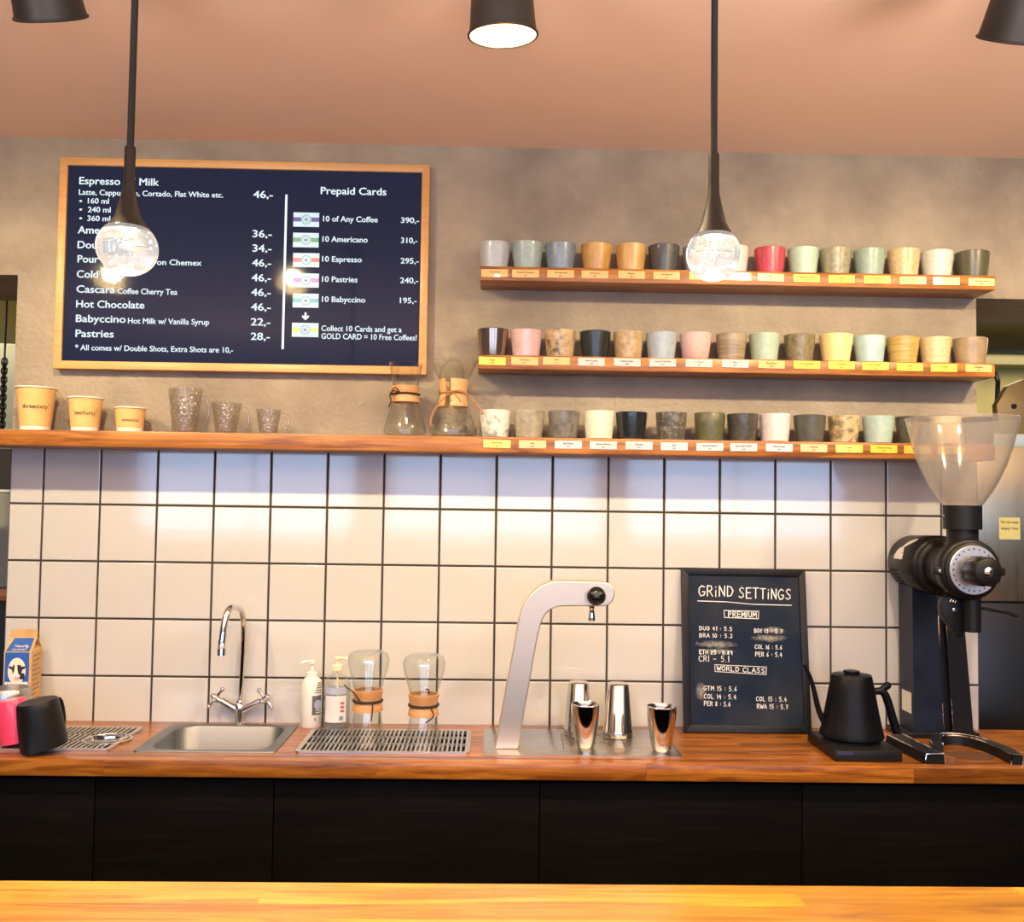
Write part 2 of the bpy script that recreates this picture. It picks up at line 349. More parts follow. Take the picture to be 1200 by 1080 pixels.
def ball(bm, c, r, mat=0, seg=20, sz=1.0):
    t = bmesh.new(); bmesh.ops.create_uvsphere(t, u_segments=seg, v_segments=max(8, seg*2//3), radius=r)
    for v in t.verts: v.co = Vector((v.co.x, v.co.y, v.co.z*sz)) + Vector(c)
    merge(bm, t, mat); return bm
def loft(bm, loops, mat=0, cap0=False, cap1=False):
    t = bmesh.new(); L = [[t.verts.new(p) for p in lp] for lp in loops]; n = len(L[0])
    for i in range(len(L) - 1):
        for k in range(n): t.faces.new((L[i][k], L[i][(k+1) % n], L[i+1][(k+1) % n], L[i+1][k]))
    if cap0: t.faces.new(L[0])
    if cap1: t.faces.new(L[-1][::-1])
    bmesh.ops.recalc_face_normals(t, faces=t.faces); merge(bm, t, mat); return bm
def rrect(x0, x1, y0, y1, r, z, n=6):
    out = []
    for cx, cy, a0 in ((x1-r, y1-r, 0), (x0+r, y1-r, 90), (x0+r, y0+r, 180), (x1-r, y0+r, 270)):
        for k in range(n + 1):
            a = math.radians(a0 + 90*k/n); out.append((cx + r*math.cos(a), cy + r*math.sin(a), z))
    return out
def axis_mx(p, d):
    """local +Z onto direction d, origin to p"""
    return Matrix.Translation(Vector(p)) @ Vector(d).to_track_quat('Z', 'Y').to_matrix().to_4x4()
def obj(name, bm, mats, parent=None, smooth=True, ang=40, loc=None):
    me = bpy.data.meshes.new(name); bm.to_mesh(me); bm.free()
    for mt in (mats if isinstance(mats, (list, tuple)) else [mats]): me.materials.append(mt)
    if smooth:
        for p in me.polygons: p.use_smooth = True
        me.set_sharp_from_angle(angle=math.radians(ang))
    o = bpy.data.objects.new(name, me); COL.objects.link(o)
    if parent: o.parent = parent
    if loc is not None: o.location = loc
    return o
def tag(o, label, cat, group=None):
    o['label'] = label; o['category'] = cat
    if group: o['group'] = group
    return o
def thing(name, label, cat, loc=(0, 0, 0), rz=0.0, group=None):
    o = bpy.data.objects.new(name, None); COL.objects.link(o); o.location = loc; o.rotation_euler = (0, 0, rz)
    o.empty_display_size = .05
    return tag(o, label, cat, group)
def struct(name, bm, mats, smooth=False):
    o = obj(name, bm, mats, None, smooth); o['kind'] = 'structure'; return o
def NB(): return bmesh.new()
_font = {}
def text_verts(s, bold=0.0):
    cu = bpy.data.curves.new('txt', 'FONT'); cu.body = s; cu.size = 1.0; cu.offset = bold; cu.resolution_u = 3; cu.fill_mode = 'FRONT'
    o = bpy.data.objects.new('txt', cu); COL.objects.link(o)
    dg = bpy.context.evaluated_depsgraph_get(); me = bpy.data.meshes.new_from_object(o.evaluated_get(dg))
    bpy.data.objects.remove(o); bpy.data.curves.remove(cu)
    vs_ = [v.co.copy() for v in me.vertices]; fs = [list(p.vertices) for p in me.polygons]; bpy.data.meshes.remove(me)
    return vs_, fs
CAP = .70
def text(bm, s, fn, x0, width, z0, cap, mat=0, bold=.012, center=False, maxw=None):
    """lettering on a surface: fn(u, v) gives the point for u along the line and v up from the baseline"""
    V_, F_ = text_verts(s)
    if not V_: return
    xa = min(v.x for v in V_); xb = max(v.x for v in V_); w0 = max(1e-6, xb - xa); sy = cap/CAP
    sx = (width/w0) if width else sy
    if maxw and sx*w0 > maxw: sx = maxw/w0
    o = x0 - (sx*w0/2 if center else 0)
    t = bmesh.new()                          # heavier lettering: the same outline set again a hair to each side
    for dx, dy in (((-bold, 0), (bold, 0), (0, bold*.7), (0, -bold*.7)) if bold else ((0, 0),)):
        vv = [t.verts.new(fn(o + (v.x - xa + dx)*sx, z0 + (v.y + dy)*sy)) for v in V_]
        for f in F_:
            try: t.faces.new([vv[i] for i in f])
            except ValueError: pass
    merge(bm, t, mat)

# ------------------------------------------------------------------ setting
XL, XR, CEIL, CT = -1.314, 1.326, 2.482, 0.90
bm = NB()
prism(bm, [(XL, 0), (XR, 0), (XR, 2.085), (3.4, 2.085), (3.4, CEIL), (-3.4, CEIL), (-3.4, 2.10), (XL, 2.10)], .004, .36)
struct('wall_back', bm, M['concrete'])
P_ = .153; bm = NB(); ZT = 1.478
rows = [(ZT, 1.640)] + [(ZT - (j+1)*P_, ZT - j*P_) for j in range(3)] + [(CT - .02, ZT - 3*P_)]
xs = [XL] + [i*P_ for i in range(-8, 9)] + [XR]
for z0, z1 in rows:
    for x0, x1 in zip(xs[:-1], xs[1:]):
        g = .0026; t = bmesh.new(); bmesh.ops.create_cube(t, size=1)
        a, b_ = (R.random() - .5)*.006, (R.random() - .5)*.006
        for v in t.verts:
            x = (x0 + x1)/2 + v.co.x*(x1 - x0 - 2*g); z = (z0 + z1)/2 + v.co.z*(z1 - z0 - 2*g)
            y = .0035 + v.co.y*.007
            if v.co.y < 0: y += v.co.x*(x1-x0)*a + v.co.z*(z1-z0)*b_
            v.co = Vector((x, y, z))
        bmesh.ops.bevel(t, geom=[e for e in t.edges if all(v.co.y < .003 for v in e.verts)], offset=.0022, segments=2, affect='EDGES', profile=.5)
        merge(bm, t, 0)
box(bm, XL + .001, XR - .001, .0028, .006, CT - .02, 1.64, mat=1)
struct('wall_back_tiles', bm, [M['tile'], M['grout']])
bm = NB(); box(bm, -3.4, 3.4, -6.0, 2.0, CEIL, CEIL + .08); struct('ceiling', bm, M['ceiling'])
bm = NB(); box(bm, -3.4, 3.4, -6.0, 2.0, -.06, 0); struct('floor', bm, M['floor'])
bm = NB()
wx = [-3.4]
for x, z, w, h, _ in WINDOWS: wx += [x - w/2, x + w/2]
wx.append(3.4)
for k in range(0, len(wx) - 1):
    if k % 2 == 0: box(bm, wx[k], wx[k+1], -6.12, -6.0, 0, CEIL)
    else:
        box(bm, wx[k], wx[k+1], -6.12, -6.0, 0, 1.1); box(bm, wx[k], wx[k+1], -6.12, -6.0, 2.4, CEIL)
struct('wall_front', bm, M['plaster'])
for k, (x, z, w, h, _) in enumerate(WINDOWS):
    bm = NB(); box(bm, x - w/2, x + w/2, -6.07, -6.05, 1.1, 2.4)
    o = struct('window_%d' % (k+1), bm, M['daylight'])
    f = NB(); fw = .05
    for a, b_, c, d in ((x-w/2, x-w/2+fw, 1.1, 2.4), (x+w/2-fw, x+w/2, 1.1, 2.4), (x-.025, x+.025, 1.1, 2.4), (x-w/2, x+w/2, 1.1, 1.1+fw), (x-w/2, x+w/2, 2.4-fw, 2.4)):
        box(f, a, b_, -6.04, -5.98, c, d)
    obj('window_frame', f, M['plaster'], o, smooth=False)
# the back room seen past both ends of the tiled pier
bm = NB(); box(bm, -3.4, 3.4, 1.50, 1.6, 0, CEIL); struct('wall_far', bm, M['back_beige'])
bm = NB(); box(bm, -3.4, XL, .36, 1.5, 2.42, 2.46); box(bm, XR, 3.4, .36, 1.5, 2.42, 2.46); struct('trim_1', bm, M['soffit_brown'])

# ------------------------------------------------------------------ shelves and name tags
SD = .112
def shelf(name, label, x0, x1, depth, z0, z1):
    t = thing(name, label, 'shelf', (0, 0, z0))
    b = NB(); box(b, x0, x1, -depth, .002, 0, z1 - z0, bev=.0025); obj('board', b, M['shelf'], t)
    return t
def tags(t, zb, Y, items, cap1=.0042):
    for px, py, txt, yr, mt in items:
        p = at(px, py, Y); b = NB(); w, h = .0355, .0105
        box(b, -w, w, -.0016, 0, -h, h, bev=.0006, seg=1)
        fn = lambda u, v: Vector((u, -.0019, v))
        text(b, txt, fn, 0, None, .0012, .0042, 1, bold=.02, center=True, maxw=.060)
        text(b, yr, fn, 0, None, -.0064, .0030, 1, bold=.02, center=True, maxw=.03)
        o = obj('name_tag', b, [M[mt], M['ink']], t, loc=(p.x, Y - .0002, p.z - zb))
        o.rotation_euler = (0, (R.random() - .5)*.03, 0)
T, G, Wt = 'tag_tan', 'tag_gold', 'tag_white'
s_top = shelf('wall_shelf', 'wooden cup ledge, uppermost of the three shelves on the right', -.052, 1.322, SD, 2.083, 2.121)
tags(s_top, 2.083, -SD, [(579.7, 320, 'Louis & Ida', '0004', T), (616, 320.6, 'Camilla & Benjamin', '0007', T), (657, 321, 'The other girl', '0014', T), (697, 321.6, 'Ivy & Jonas', '0003', T),
    (740, 322, 'Ramona', '0006', T), (781, 323, 'The Brewer', '0001', T), (823, 323.5, 'Bo', '0005', T), (864.4, 324, 'Sophie', '0010', T),
    (903, 325, 'Park', '0021', T), (945, 326, 'Thorbjorn Larsen', '0012', G), (986, 327, 'Alice', '0017', G), (1027.7, 327.5, 'Margrethe', '0018', G),
    (1069.6, 328.5, 'Andreas', '0023', G), (1109, 329.5, 'Frederik & Emma', '0019', G), (1150, 330.5, 'The new owner', '0020', T)])
s_mid = shelf('wall_shelf', 'wooden cup ledge, middle of the three shelves, with white name tags', -.054, 1.318, SD, 1.849, 1.886)
tags(s_mid, 1.849, -SD, [(577, 423, 'Asger', '0002', G), (615, 423, 'Alexandra', '0011', T), (652, 423, 'GRO', '0013', T), (693, 424, 'Peter & Jonas', '0008', Wt),
    (735, 424.5, 'Katrine Holst', '0009', Wt), (776.5, 425, 'Louise & Mathilde', '0015', Wt), (819, 425.5, 'C. Cherry', '0016', Wt), (861.5, 426, 'Maria', '0022', Wt),
    (904, 427, 'Pia & Bjorn', '0024', T), (945.5, 427.5, 'Thorvald Hansen', '0025', G), (986, 428, 'Jo Nord', '0026', G), (1025.7, 429, 'Eva & Anders', '0027', G),
    (1066, 430, 'Kasper', '0028', G), (1106, 431, 'Christian', '0029', G), (1146.7, 431.5, 'Sebastian', '0030', T)])
LD = .145
s_low = shelf('wall_shelf', 'long thick wooden shelf running across the wall above the white tiles', -1.62, 1.30, LD, 1.627, 1.668)
tags(s_low, 1.627, -LD, [(582.5, 520, 'Kaj & Anna', '0031', G), (624, 520.6, 'John', '0032', T), (666, 521, 'Ida Madsen', '0033', Wt), (707, 521.7, 'Smutte & Kisser', '0034', Wt),
    (748.8, 522, 'Henning', '0035', Wt), (790, 523, 'Sam', '0036', Wt), (831.8, 523.6, 'Rune & Helene', '0037', Wt), (871.4, 524, 'Sara Holst & Ellen', '0038', Wt),
    (913, 524.5, 'Ralle & Rune', '0039', Wt), (953.5, 525, 'Henning', '0040', T), (995, 525.6, 'Lasse', '0041', G), (1035.6, 526, 'Thomas & Freja', '0042', G),
    (1075, 527, 'Ella', '0043', G), (1114, 527.6, 'Nikolaj', '0044', G)])

# ------------------------------------------------------------------ the cups on the three shelves
def cup_mesh(rt, rb, h):
    b = NB(); lip = .0032
    prof = [(0, .0006), (rb*.72, .0006), (rb*.76, 0), (rb*.9, 0), (rb, .003), (rb*.35 + rt*.65 + .0006, h*.62), (rt, h - .0016), (rt - .0012, h), (rt - lip + .0006, h - .0006), (rt - lip - .001, h*.8), (rb - .004, .012), (rb*.6, .007), (0, .007)]
    lathe(b, prof, 40, mats=[1, 1, 1, 1] + [0]*8); return b
RAW = plain('raw_clay', A(190, 140, 95), rough=.8)
def glaze(name, c, c2=None, scale=60, lo=.4, hi=.62, rough=.32, coat=.25, c3=None, stretch=(1, 1, 1)):
    a = A(*c)
    return mottled('glaze_' + name, a, A(*c2) if c2 else tuple(v*.86 for v in a), scale, lo, hi, rough=rough, coat=coat, c3=A(*c3) if c3 else None, stretch=stretch, bump=.05, bscale=120)
def metal_glaze():
    return plain('glaze_metallic', (.34, .25, .19), rough=.12, metal=.85, coat=.4)
CUPS = {
 'top': (2.121, -.060, [
  (579.7, 'pale grey glazed cup at the left end of the top ledge', glaze('pale_grey', (190, 184, 178), (178, 172, 166))),
  (618, 'pale grey-green cup second from left on the top ledge', glaze('grey_green', (166, 172, 158), (154, 162, 150))),
  (656.7, 'blue-grey glossy cup between pale green and ochre cups, top ledge', glaze('blue_grey', (138, 142, 146), (124, 130, 136), rough=.25)),
  (699, 'ochre cup just right of the blue-grey cup on the top ledge', glaze('ochre', (214, 156, 80), (196, 136, 66), scale=25)),
  (739.4, 'lighter streaked ochre cup left of the charcoal cup, top ledge', glaze('ochre_light', (222, 168, 96), (204, 144, 78), scale=18, stretch=(3, 3, .6))),
  (778, 'charcoal grey cup with pale rim, left of the glass pendant, top ledge', glaze('charcoal', (82, 76, 70), (70, 66, 62), rough=.4)),
  (818, 'light grey cup mostly hidden behind the right glass pendant', glaze('light_grey', (176, 170, 170))),
  (859, 'pinkish white cup just right of the glass pendant, top ledge', glaze('rose_white', (230, 205, 190), (222, 196, 180))),
  (902, 'raspberry red cup, the only red one on the shelves', glaze('red', (206, 74, 82), (186, 60, 72))),
  (940.8, 'mint green cup just right of the red cup', glaze('mint', (186, 200, 166), (174, 190, 160))),
  (979, 'speckled olive-taupe cup between mint and sage cups, top ledge', glaze('olive_taupe', (168, 152, 118), (142, 128, 98), scale=90)),
  (1018.6, 'sage green cup fifth from right on the top ledge', glaze('sage', (158, 168, 144), (146, 158, 138))),
  (1058.9, 'peach-tan speckled cup third from right on the top ledge', glaze('peach', (226, 186, 136), (206, 162, 110), scale=120)),
  (1098, 'off-white sandy cup second from right on the top ledge', glaze('off_white', (214, 206, 184), (200, 190, 166), scale=80)),
  (1139, 'dark olive cup with black dots at right end of top ledge', glaze('olive_dots', (96, 86, 62), (88, 78, 54), scale=55, lo=.3, hi=.66, c3=(30, 26, 20)), 1.09),
 ]),
 'mid': (1.886, -.060, [
  (577.7, 'metallic brown mirror-glazed cup at left end of the middle ledge', metal_glaze()),
  (616.6, 'glossy pink cup second from left on the middle ledge', glaze('pink', (224, 176, 164), (214, 164, 154), rough=.2)),
  (656.5, 'tan cup with black brushed speckles, third on the middle ledge', glaze('tan_black', (206, 168, 118), (170, 136, 96), scale=38, lo=.42, hi=.56, c3=(50, 42, 34))),
  (697.5, 'blackish green cup with unglazed foot on the middle ledge', glaze('black_green', (36, 40, 36), (30, 34, 32), rough=.3)),
  (736.3, 'sandy stoneware cup right of the blackish green cup', glaze('sandy', (206, 168, 118), (158, 122, 82), scale=70, lo=.35, hi=.7)),
  (775, 'pale blue-grey cup left of the matt pink cup, middle ledge', glaze('pale_blue_grey', (176, 178, 176), (164, 168, 170))),
  (815, 'matt dusty pink cup at the centre of the middle ledge', glaze('dusty_pink', (222, 180, 164), (214, 170, 156), rough=.55, coat=0)),
  (857, 'banded taupe stoneware cup just right of the dusty pink cup', glaze('taupe_band', (172, 146, 112), (134, 110, 82), scale=14, stretch=(.6, .6, 8))),
  (895.7, 'pale celadon cup right of the banded taupe cup', glaze('celadon', (182, 190, 160), (170, 180, 152))),
  (936.8, 'olive-brown speckled cup left of the cream-yellow cup', glaze('olive_brown', (142, 122, 84), (112, 94, 62), scale=80)),
  (979.6, 'smooth cream-yellow cup on the middle ledge', glaze('cream_yellow', (248, 214, 140), (242, 206, 130))),
  (1019, 'pale blue cup between cream-yellow and mustard cups, middle ledge', glaze('pale_blue', (178, 192, 184), (168, 184, 178))),
  (1058, 'mustard banded cup third from right on the middle ledge', glaze('mustard', (206, 164, 88), (176, 134, 66), scale=14, stretch=(.6, .6, 8))),
  (1096, 'sand-coloured fine speckled cup second from right, middle ledge', glaze('sand', (220, 192, 140), (204, 172, 118), scale=120)),
  (1136.8, 'brownish taupe cup with black marks at right end of middle ledge', glaze('taupe_marks', (172, 140, 104), (150, 120, 90), scale=26, lo=.35, hi=.64, c3=(60, 52, 44)), 1.06),
 ]),
 'low': (1.668, -.085, [
  (580.5, 'white cup with grey speckled band beside the glass coffee maker', glaze('white_speckled', (226, 214, 192), (150, 142, 130), scale=48, lo=.48, hi=.66)),
  (620, 'taupe matt cup second from left in the bottom row', glaze('taupe', (176, 158, 130), (152, 134, 108), scale=60)),
  (660.7, 'grey stone-textured cup left of the creamy white cup, bottom row', glaze('stone_grey', (128, 116, 102), (100, 90, 80), scale=60)),
  (702, 'creamy white cup left of the black cup in the bottom row', glaze('cream_white', (236, 224, 192), (228, 214, 180))),
  (740, 'glossy black cup in the bottom row', glaze('gloss_black', (40, 38, 36), (32, 32, 32), rough=.2)),
  (786.5, 'dark cup with pale sprayed specks right of the black cup', glaze('sprayed', (82, 74, 62), (150, 136, 112), scale=95, lo=.46, hi=.68)),
  (831.7, 'olive green cup with lighter right side, bottom row', glaze('olive', (98, 92, 58), (88, 82, 54), rough=.4)),
  (870, 'dark grey-brown speckled cup between olive and white cups', glaze('dark_brown_grey', (84, 74, 62), (64, 57, 48), scale=80)),
  (908, 'pinkish white upright cup in the bottom row', glaze('pinkish_white', (226, 208, 196), (218, 198, 186))),
  (948.7, 'dark slate-green cup with a scratch, bottom row', glaze('slate_green', (92, 86, 72), (78, 74, 62), scale=30)),
  (989, 'tan cup with dark speckled shoulder fifth from right, bottom row', glaze('tan_speckled', (206, 170, 118), (120, 100, 72), scale=50, lo=.44, hi=.64)),
  (1029, 'pale celadon-blue tall cup left of the grinder hopper', glaze('celadon_blue', (180, 190, 172), (168, 180, 166))),
  (1068, 'dark taupe cup at the left rim of the grinder hopper', glaze('dark_taupe', (96, 84, 68), (78, 68, 56), scale=60)),
  (1106.5, 'cream cup seen partly through the clear grinder hopper', glaze('cream', (240, 214, 168), (232, 204, 156))),
  (1147, 'dark red-brown cup last in the bottom row behind the hopper', glaze('red_brown', (70, 38, 30), (56, 30, 26), rough=.2)),
 ])}
GROUPS = {'top': 'cups on the top ledge', 'mid': 'cups on the middle ledge', 'low': 'cups on the long lower shelf'}
for key, (zt, Y, row) in CUPS.items():
    for e in row:
        px, lab, mt = e[0], e[1], e[2]; s = e[3] if len(e) > 3 else 1.0
        py = {'top': 296, 'mid': 400, 'low': 495}[key]; p = at(px, py, Y)
        rt = .0418*s*(1 + (R.random() - .5)*.04); rb = .0345*s*(1 + (R.random() - .5)*.05); h = .0740*(1 + (R.random() - .5)*.04)
        if key == 'mid' and px > 970 and px < 985: rt *= 1.05; h *= 1.02
        o = obj('ceramic_cup', cup_mesh(rt, rb, h), [mt, RAW if R.random() < .6 else mt])
        o.location = (p.x, Y, zt + .0002); o.rotation_euler = (0, 0, R.random()*6.28); tag(o, lab, 'cup', GROUPS[key])

# ------------------------------------------------------------------ paper cups and glass mugs on the long shelf
ZL = 1.668
def wrap_fn(rz, off=.0005, a0=0.0):
    def fn(u, v):
        r = rz(v) + off; a = a0 + u/r; return Vector((r*math.sin(a), -r*math.cos(a), v))
    return fn
def paper_cup(px, rt, rb, h, words, label, tz, tw, cap, a0=.36):
    Y = -.075; p = at(px, 480, Y); t = thing('paper_cup', label, 'paper cup', (p.x, Y, ZL + .0002))
    b = NB(); z1 = .012
    lathe(b, [(0, .004), (rb - .001, .004), (rb - .0006, 0), (rb, 0), (rb + (rt-rb)*z1/h, z1), (rb + (rt-rb)*z1/h + .0006, z1), (rt - .0012, h - .003), (rt - .002, h - .003), (rb - .002, .006), (0, .006)], 40, mats=[1, 1, 1, 1, 0, 0, 1, 1, 1])
    obj('cup_body', b, [M['kraft'], M['paper_white']], t)
    b = NB(); pts = [(rt*math.cos(a), rt*math.sin(a), h - .0015) for a in [2*math.pi*k/40 for k in range(40)]]
    tube(b, pts, .0022, 8, closed=True); obj('rolled_rim', b, M['paper_white'], t)
    b = NB(); rz = lambda v: rb + (rt-rb)*v/h
    fn = wrap_fn(rz, .0008, a0)
    wd = [(words[0], .035), (words[1], .004)]
    w1 = tw*len(words[0])/(len(words[0]) + len(words[1]))*1.06
    text(b, words[0], fn, -tw/2, w1, tz, cap, bold=.012); text(b, words[1], fn, -tw/2 + w1 + .0008, tw - w1, tz, cap, bold=.0)
    lathe(b, [(.0010, 0), (.0015, 0)], 10, c=(0, 0, 0), mx=Matrix.Translation(fn(tw/2 + .0022, tz + cap*1.0)) @ Matrix.Rotation(math.pi/2, 4, 'X'))
    obj('lettering', b, M['ink'], t)
    return t
paper_cup(42, .0500, .0365, .1150, ('three', 'sixty'), 'largest kraft paper cup, printed threesixty, at left end of the shelf', .0575, .064, .0115)
paper_cup(100.2, .0440, .0335, .0905, ('two', 'forty'), 'middle-sized kraft paper cup, printed twoforty, on the long shelf', .043, .054, .0108)
paper_cup(153, .0395, .0320, .0660, ('one', 'sixty'), 'smallest kraft paper cup, printed onesixty, on the long shelf', .028, .043, .0085)
def glass_mug(px, rt, rb, h, hw, label):
    Y = -.078; p = at(px, 480, Y); t = thing('glass_mug', label, 'glass mug', (p.x, Y, ZL + .0004), 0, 'glass mugs on the long shelf')
    b = NB(); w = .0016
    lathe(b, [(0, .0), (rb*.9, 0), (rb, .003), (rt - .0004, h - .001), (rt - .001, h), (rt - w, h - .001), (rb - w, .007), (0, .006)], 40)
    obj('glass_body', b, M['hammered'], t)
    b = NB(); zt = h*.80; zb = h*.10; rr = lambda z: rb + (rt - rb)*z/h
    tube(b, smooth_path([(rr(zt) - .001, 0, zt - .006), (rr(zt) + hw*.55, 0, zt), (rr(zt) + hw*.95, 0, zt - (zt-zb)*.28), (rr(zt) + hw*.92, 0, zt - (zt-zb)*.62), (rr(zb) + hw*.7, 0, zb + .006), (rr(zb) - .001, 0, zb)], 5), .0045, 10)
    obj('handle', b, M['glass_thick'], t); return t
glass_mug(217, .0445, .0310, .1180, .020, 'tallest clear glass mug with handle, beside the small paper cup')
glass_mug(265.5, .0400, .0265, .0830, .022, 'middle-sized clear glass mug between two other glass mugs')
glass_mug(315, .0330, .0235, .0670, .022, 'smallest clear glass mug with handle, rightmost of the glass mugs')

# ------------------------------------------------------------------ hourglass coffee makers
def glass_shell(b, prof, seg=44): lathe(b, prof, seg)
def collar(b, rn, z0, z1, flare=.006, th=.0085, a0=0.0, a1=2*math.pi, n=40):
    full = abs(a1 - a0 - 2*math.pi) < 1e-3
    zs = [(z0, flare), (z0 + (z1-z0)*.2, flare*.7), ((z0+z1)/2 - .003, 0), ((z0+z1)/2 + .003, 0), (z1 - (z1-z0)*.2, flare*.7), (z1, flare)]
    t = bmesh.new(); loops = []
    k = n if full else n + 1
    for i in range(k):
        a = a0 + (a1 - a0)*i/n; ring = [(rn + th + f, z) for z, f in zs] + [(rn + f*.9 + .001, z) for z, f in reversed(zs)]
        loops.append([t.verts.new((r*math.cos(a), r*math.sin(a), z)) for r, z in ring])
    L = len(loops[0])
    for i in range(k if full else k - 1):
        A_, B_ = loops[i], loops[(i+1) % k]
        for j in range(L): t.faces.new((A_[j], A_[(j+1) % L], B_[(j+1) % L], B_[j]))
    if not full: t.faces.new(loops[0]); t.faces.new(loops[-1][::-1])
    bmesh.ops.recalc_face_normals(t, faces=t.faces); merge(b, t, 0)
# upright, left, straight glass with a slim collar
Y = -.074; p = at(475, 480, Y)
t = thing('coffee_maker', 'glass hourglass coffee maker with thin collar and dark leather tie, on the shelf', 'coffee maker', (p.x, Y, ZL + .0004))
b = NB(); glass_shell(b, [(0, .002), (.046, .001), (.056, .004), (.0585, .012), (.054, .032), (.0345, .096), (.031, .112), (.033, .13), (.0445, .196), (.0455, .197), (.0430, .194), (.0315, .131), (.029, .112), (.033, .095), (.052, .031), (.056, .012), (.044, .004), (0, .004)])
obj('glass_body', b, M['glass'], t)
b = NB(); collar(b, .0305, .092, .135, .003, .004); obj('wooden_collar', b, M['collar'], t)
b = NB(); tube(b, [(.0375*math.cos(a), .0375*math.sin(a), .1135 + .0008*math.sin(3*a)) for a in [2*math.pi*k/30 for k in range(30)]], .0026, 8, closed=True)
tube(b, smooth_path([(-.012, -.037, .114), (-.028, -.042, .118), (-.038, -.036, .108), (-.034, -.040, .092), (-.040, -.038, .074)]), .0017, 6)
tube(b, smooth_path([(-.012, -.038, .115), (-.024, -.043, .126), (-.034, -.040, .112)]), .0018, 6)
obj('leather_tie', b, M['leather_dark'], t)
# upright, right, flared top, split pale collar with a long tan tie
Y = -.074; p = at(531, 480, Y)
t = thing('coffee_maker', 'glass hourglass coffee maker with pale split collar and long tan leather tie', 'coffee maker', (p.x, Y, ZL + .0004))
b = NB(); glass_shell(b, [(0, .002), (.052, .001), (.063, .005), (.0655, .014), (.060, .036), (.034, .098), (.0285, .118), (.031, .135), (.064, .205), (.065, .206), (.0625, .204), (.0295, .136), (.0268, .118), (.0325, .097), (.058, .035), (.063, .014), (.050, .004), (0, .004)])
obj('glass_body', b, M['glass'], t)
b = NB(); collar(b, .0285, .082, .154, .006, .006, math.radians(-98), math.radians(90), 30); obj('wooden_collar', b, M['collar_pale'], t)
b = NB(); collar(b, .0285, .082, .154, .006, .006, math.radians(112), math.radians(236), 24); obj('wooden_collar', b, M['collar_pale'], t)
b = NB(); tube(b, smooth_path([(-.034, -.026, .150), (-.030, -.036, .178), (-.012, -.046, .197), (.004, -.050, .200), (.018, -.046, .194), (.026, -.038, .175), (.026, -.032, .154)]), .0032, 8)
obj('pouring_spout', b, M['glass_thick'], t)
b = NB(); tube(b, [(.0365*math.cos(a), .0365*math.sin(a), .118) for a in [2*math.pi*k/30 for k in range(30)]], .0022, 8, closed=True)
tube(b, smooth_path([(-.004, -.038, .117), (-.026, -.044, .098), (-.050, -.048, .062), (-.056, -.052, .034), (-.050, -.054, .026)]), .0021, 6)
tube(b, smooth_path([(-.004, -.038, .118), (.020, -.042, .122), (.046, -.046, .106), (.066, -.050, .080), (.078, -.054, .064)]), .0021, 6)
tube(b, smooth_path([(-.004, -.039, .118), (.010, -.044, .108), (.022, -.045, .090)]), .0018, 6)
ball(b, (-.004, -.040, .119), .0045, seg=10); ball(b, (-.006, -.038, .096), .004, seg=10); ball(b, (.078, -.054, .062), .0038, seg=10)
obj('leather_tie', b, M['leather_tan'], t)
# two upside down on the drip tray
def drying_maker(px, py, label, tie):
    p = atz(px, py, CT + .008); t = thing('coffee_maker', label, 'coffee maker', (p.x, p.y, CT + .0085), 0, 'coffee makers drying on the drip tray')
    b = NB(); glass_shell(b, [(.047, .0), (.045, .004), (.033, .070), (.0275, .098), (.029, .115), (.050, .188), (.0515, .205), (.046, .218), (.036, .2225), (0, .2235), (0, .2215), (.036, .220), (.044, .216), (.0495, .205), (.048, .188), (.0275, .115), (.026, .098), (.031, .070), (.0440, .004), (.047, 0)])
    obj('glass_body', b, M['glass'], t)
    b = NB(); collar(b, .028, .080, .130, .0045, .005); obj('wooden_collar', b, M['collar'], t)
    b = NB(); tube(b, [(.0345*math.cos(a), .0345*math.sin(a), .104) for a in [2*math.pi*k/30 for k in range(30)]], .0034, 8, closed=True)
    for pts in tie: tube(b, smooth_path(pts), .0016, 6)
    obj('leather_tie', b, M['leather_dark'], t)
drying_maker(430, 871, 'upside-down glass coffee maker on the tray beside the soap bottles', [[(-.012, -.034, .105), (-.030, -.034, .128), (-.048, -.030, .140), (-.054, -.030, .146)], [(.016, -.034, .104), (.016, -.037, .085), (.014, -.037, .062)]])
drying_maker(495.5, 877, 'upside-down glass coffee maker on the tray nearer the steel tap', [[(.014, .034, .105), (.010, .03, .132), (.004, .02, .136)], [(.02, -.032, .10), (.026, -.034, .084), (.008, -.036, .068)]])

# ------------------------------------------------------------------ menu screen
BX0, BX1, BZ0, BZ1 = -1.196, -.195, 1.842, 2.417; MY = -.030
t = thing('menu_board', 'wood-framed dark menu screen with coffee prices on the concrete wall', 'menu board', ((BX0+BX1)/2, 0, BZ0))
ox, oz = (BX0+BX1)/2, BZ0; fw = .021
b = NB()
x0, x1, z0, z1 = BX0-ox, BX1-ox, 0, BZ1-BZ0
for poly in ([(x0, z0), (x1, z0), (x1-fw, z0+fw), (x0+fw, z0+fw)], [(x0, z1), (x0+fw, z1-fw), (x1-fw, z1-fw), (x1, z1)],
             [(x0, z0), (x0+fw, z0+fw), (x0+fw, z1-fw), (x0, z1)], [(x1, z0), (x1, z1), (x1-fw, z1-fw), (x1-fw, z0+fw)]):
    prism(b, poly, MY, .003, bev=.0008)
obj('frame', b, M['frame_wood'], t)
b = NB(); box(b, x0+fw-.001, x1-fw+.001, MY+.007, 0, z0+fw-.001, z1-fw+.001); scr = obj('screen', b, M['screen'], t, smooth=False)
SY = MY + .0066
def fnm(u, v): return Vector((u - ox, SY, v - oz))
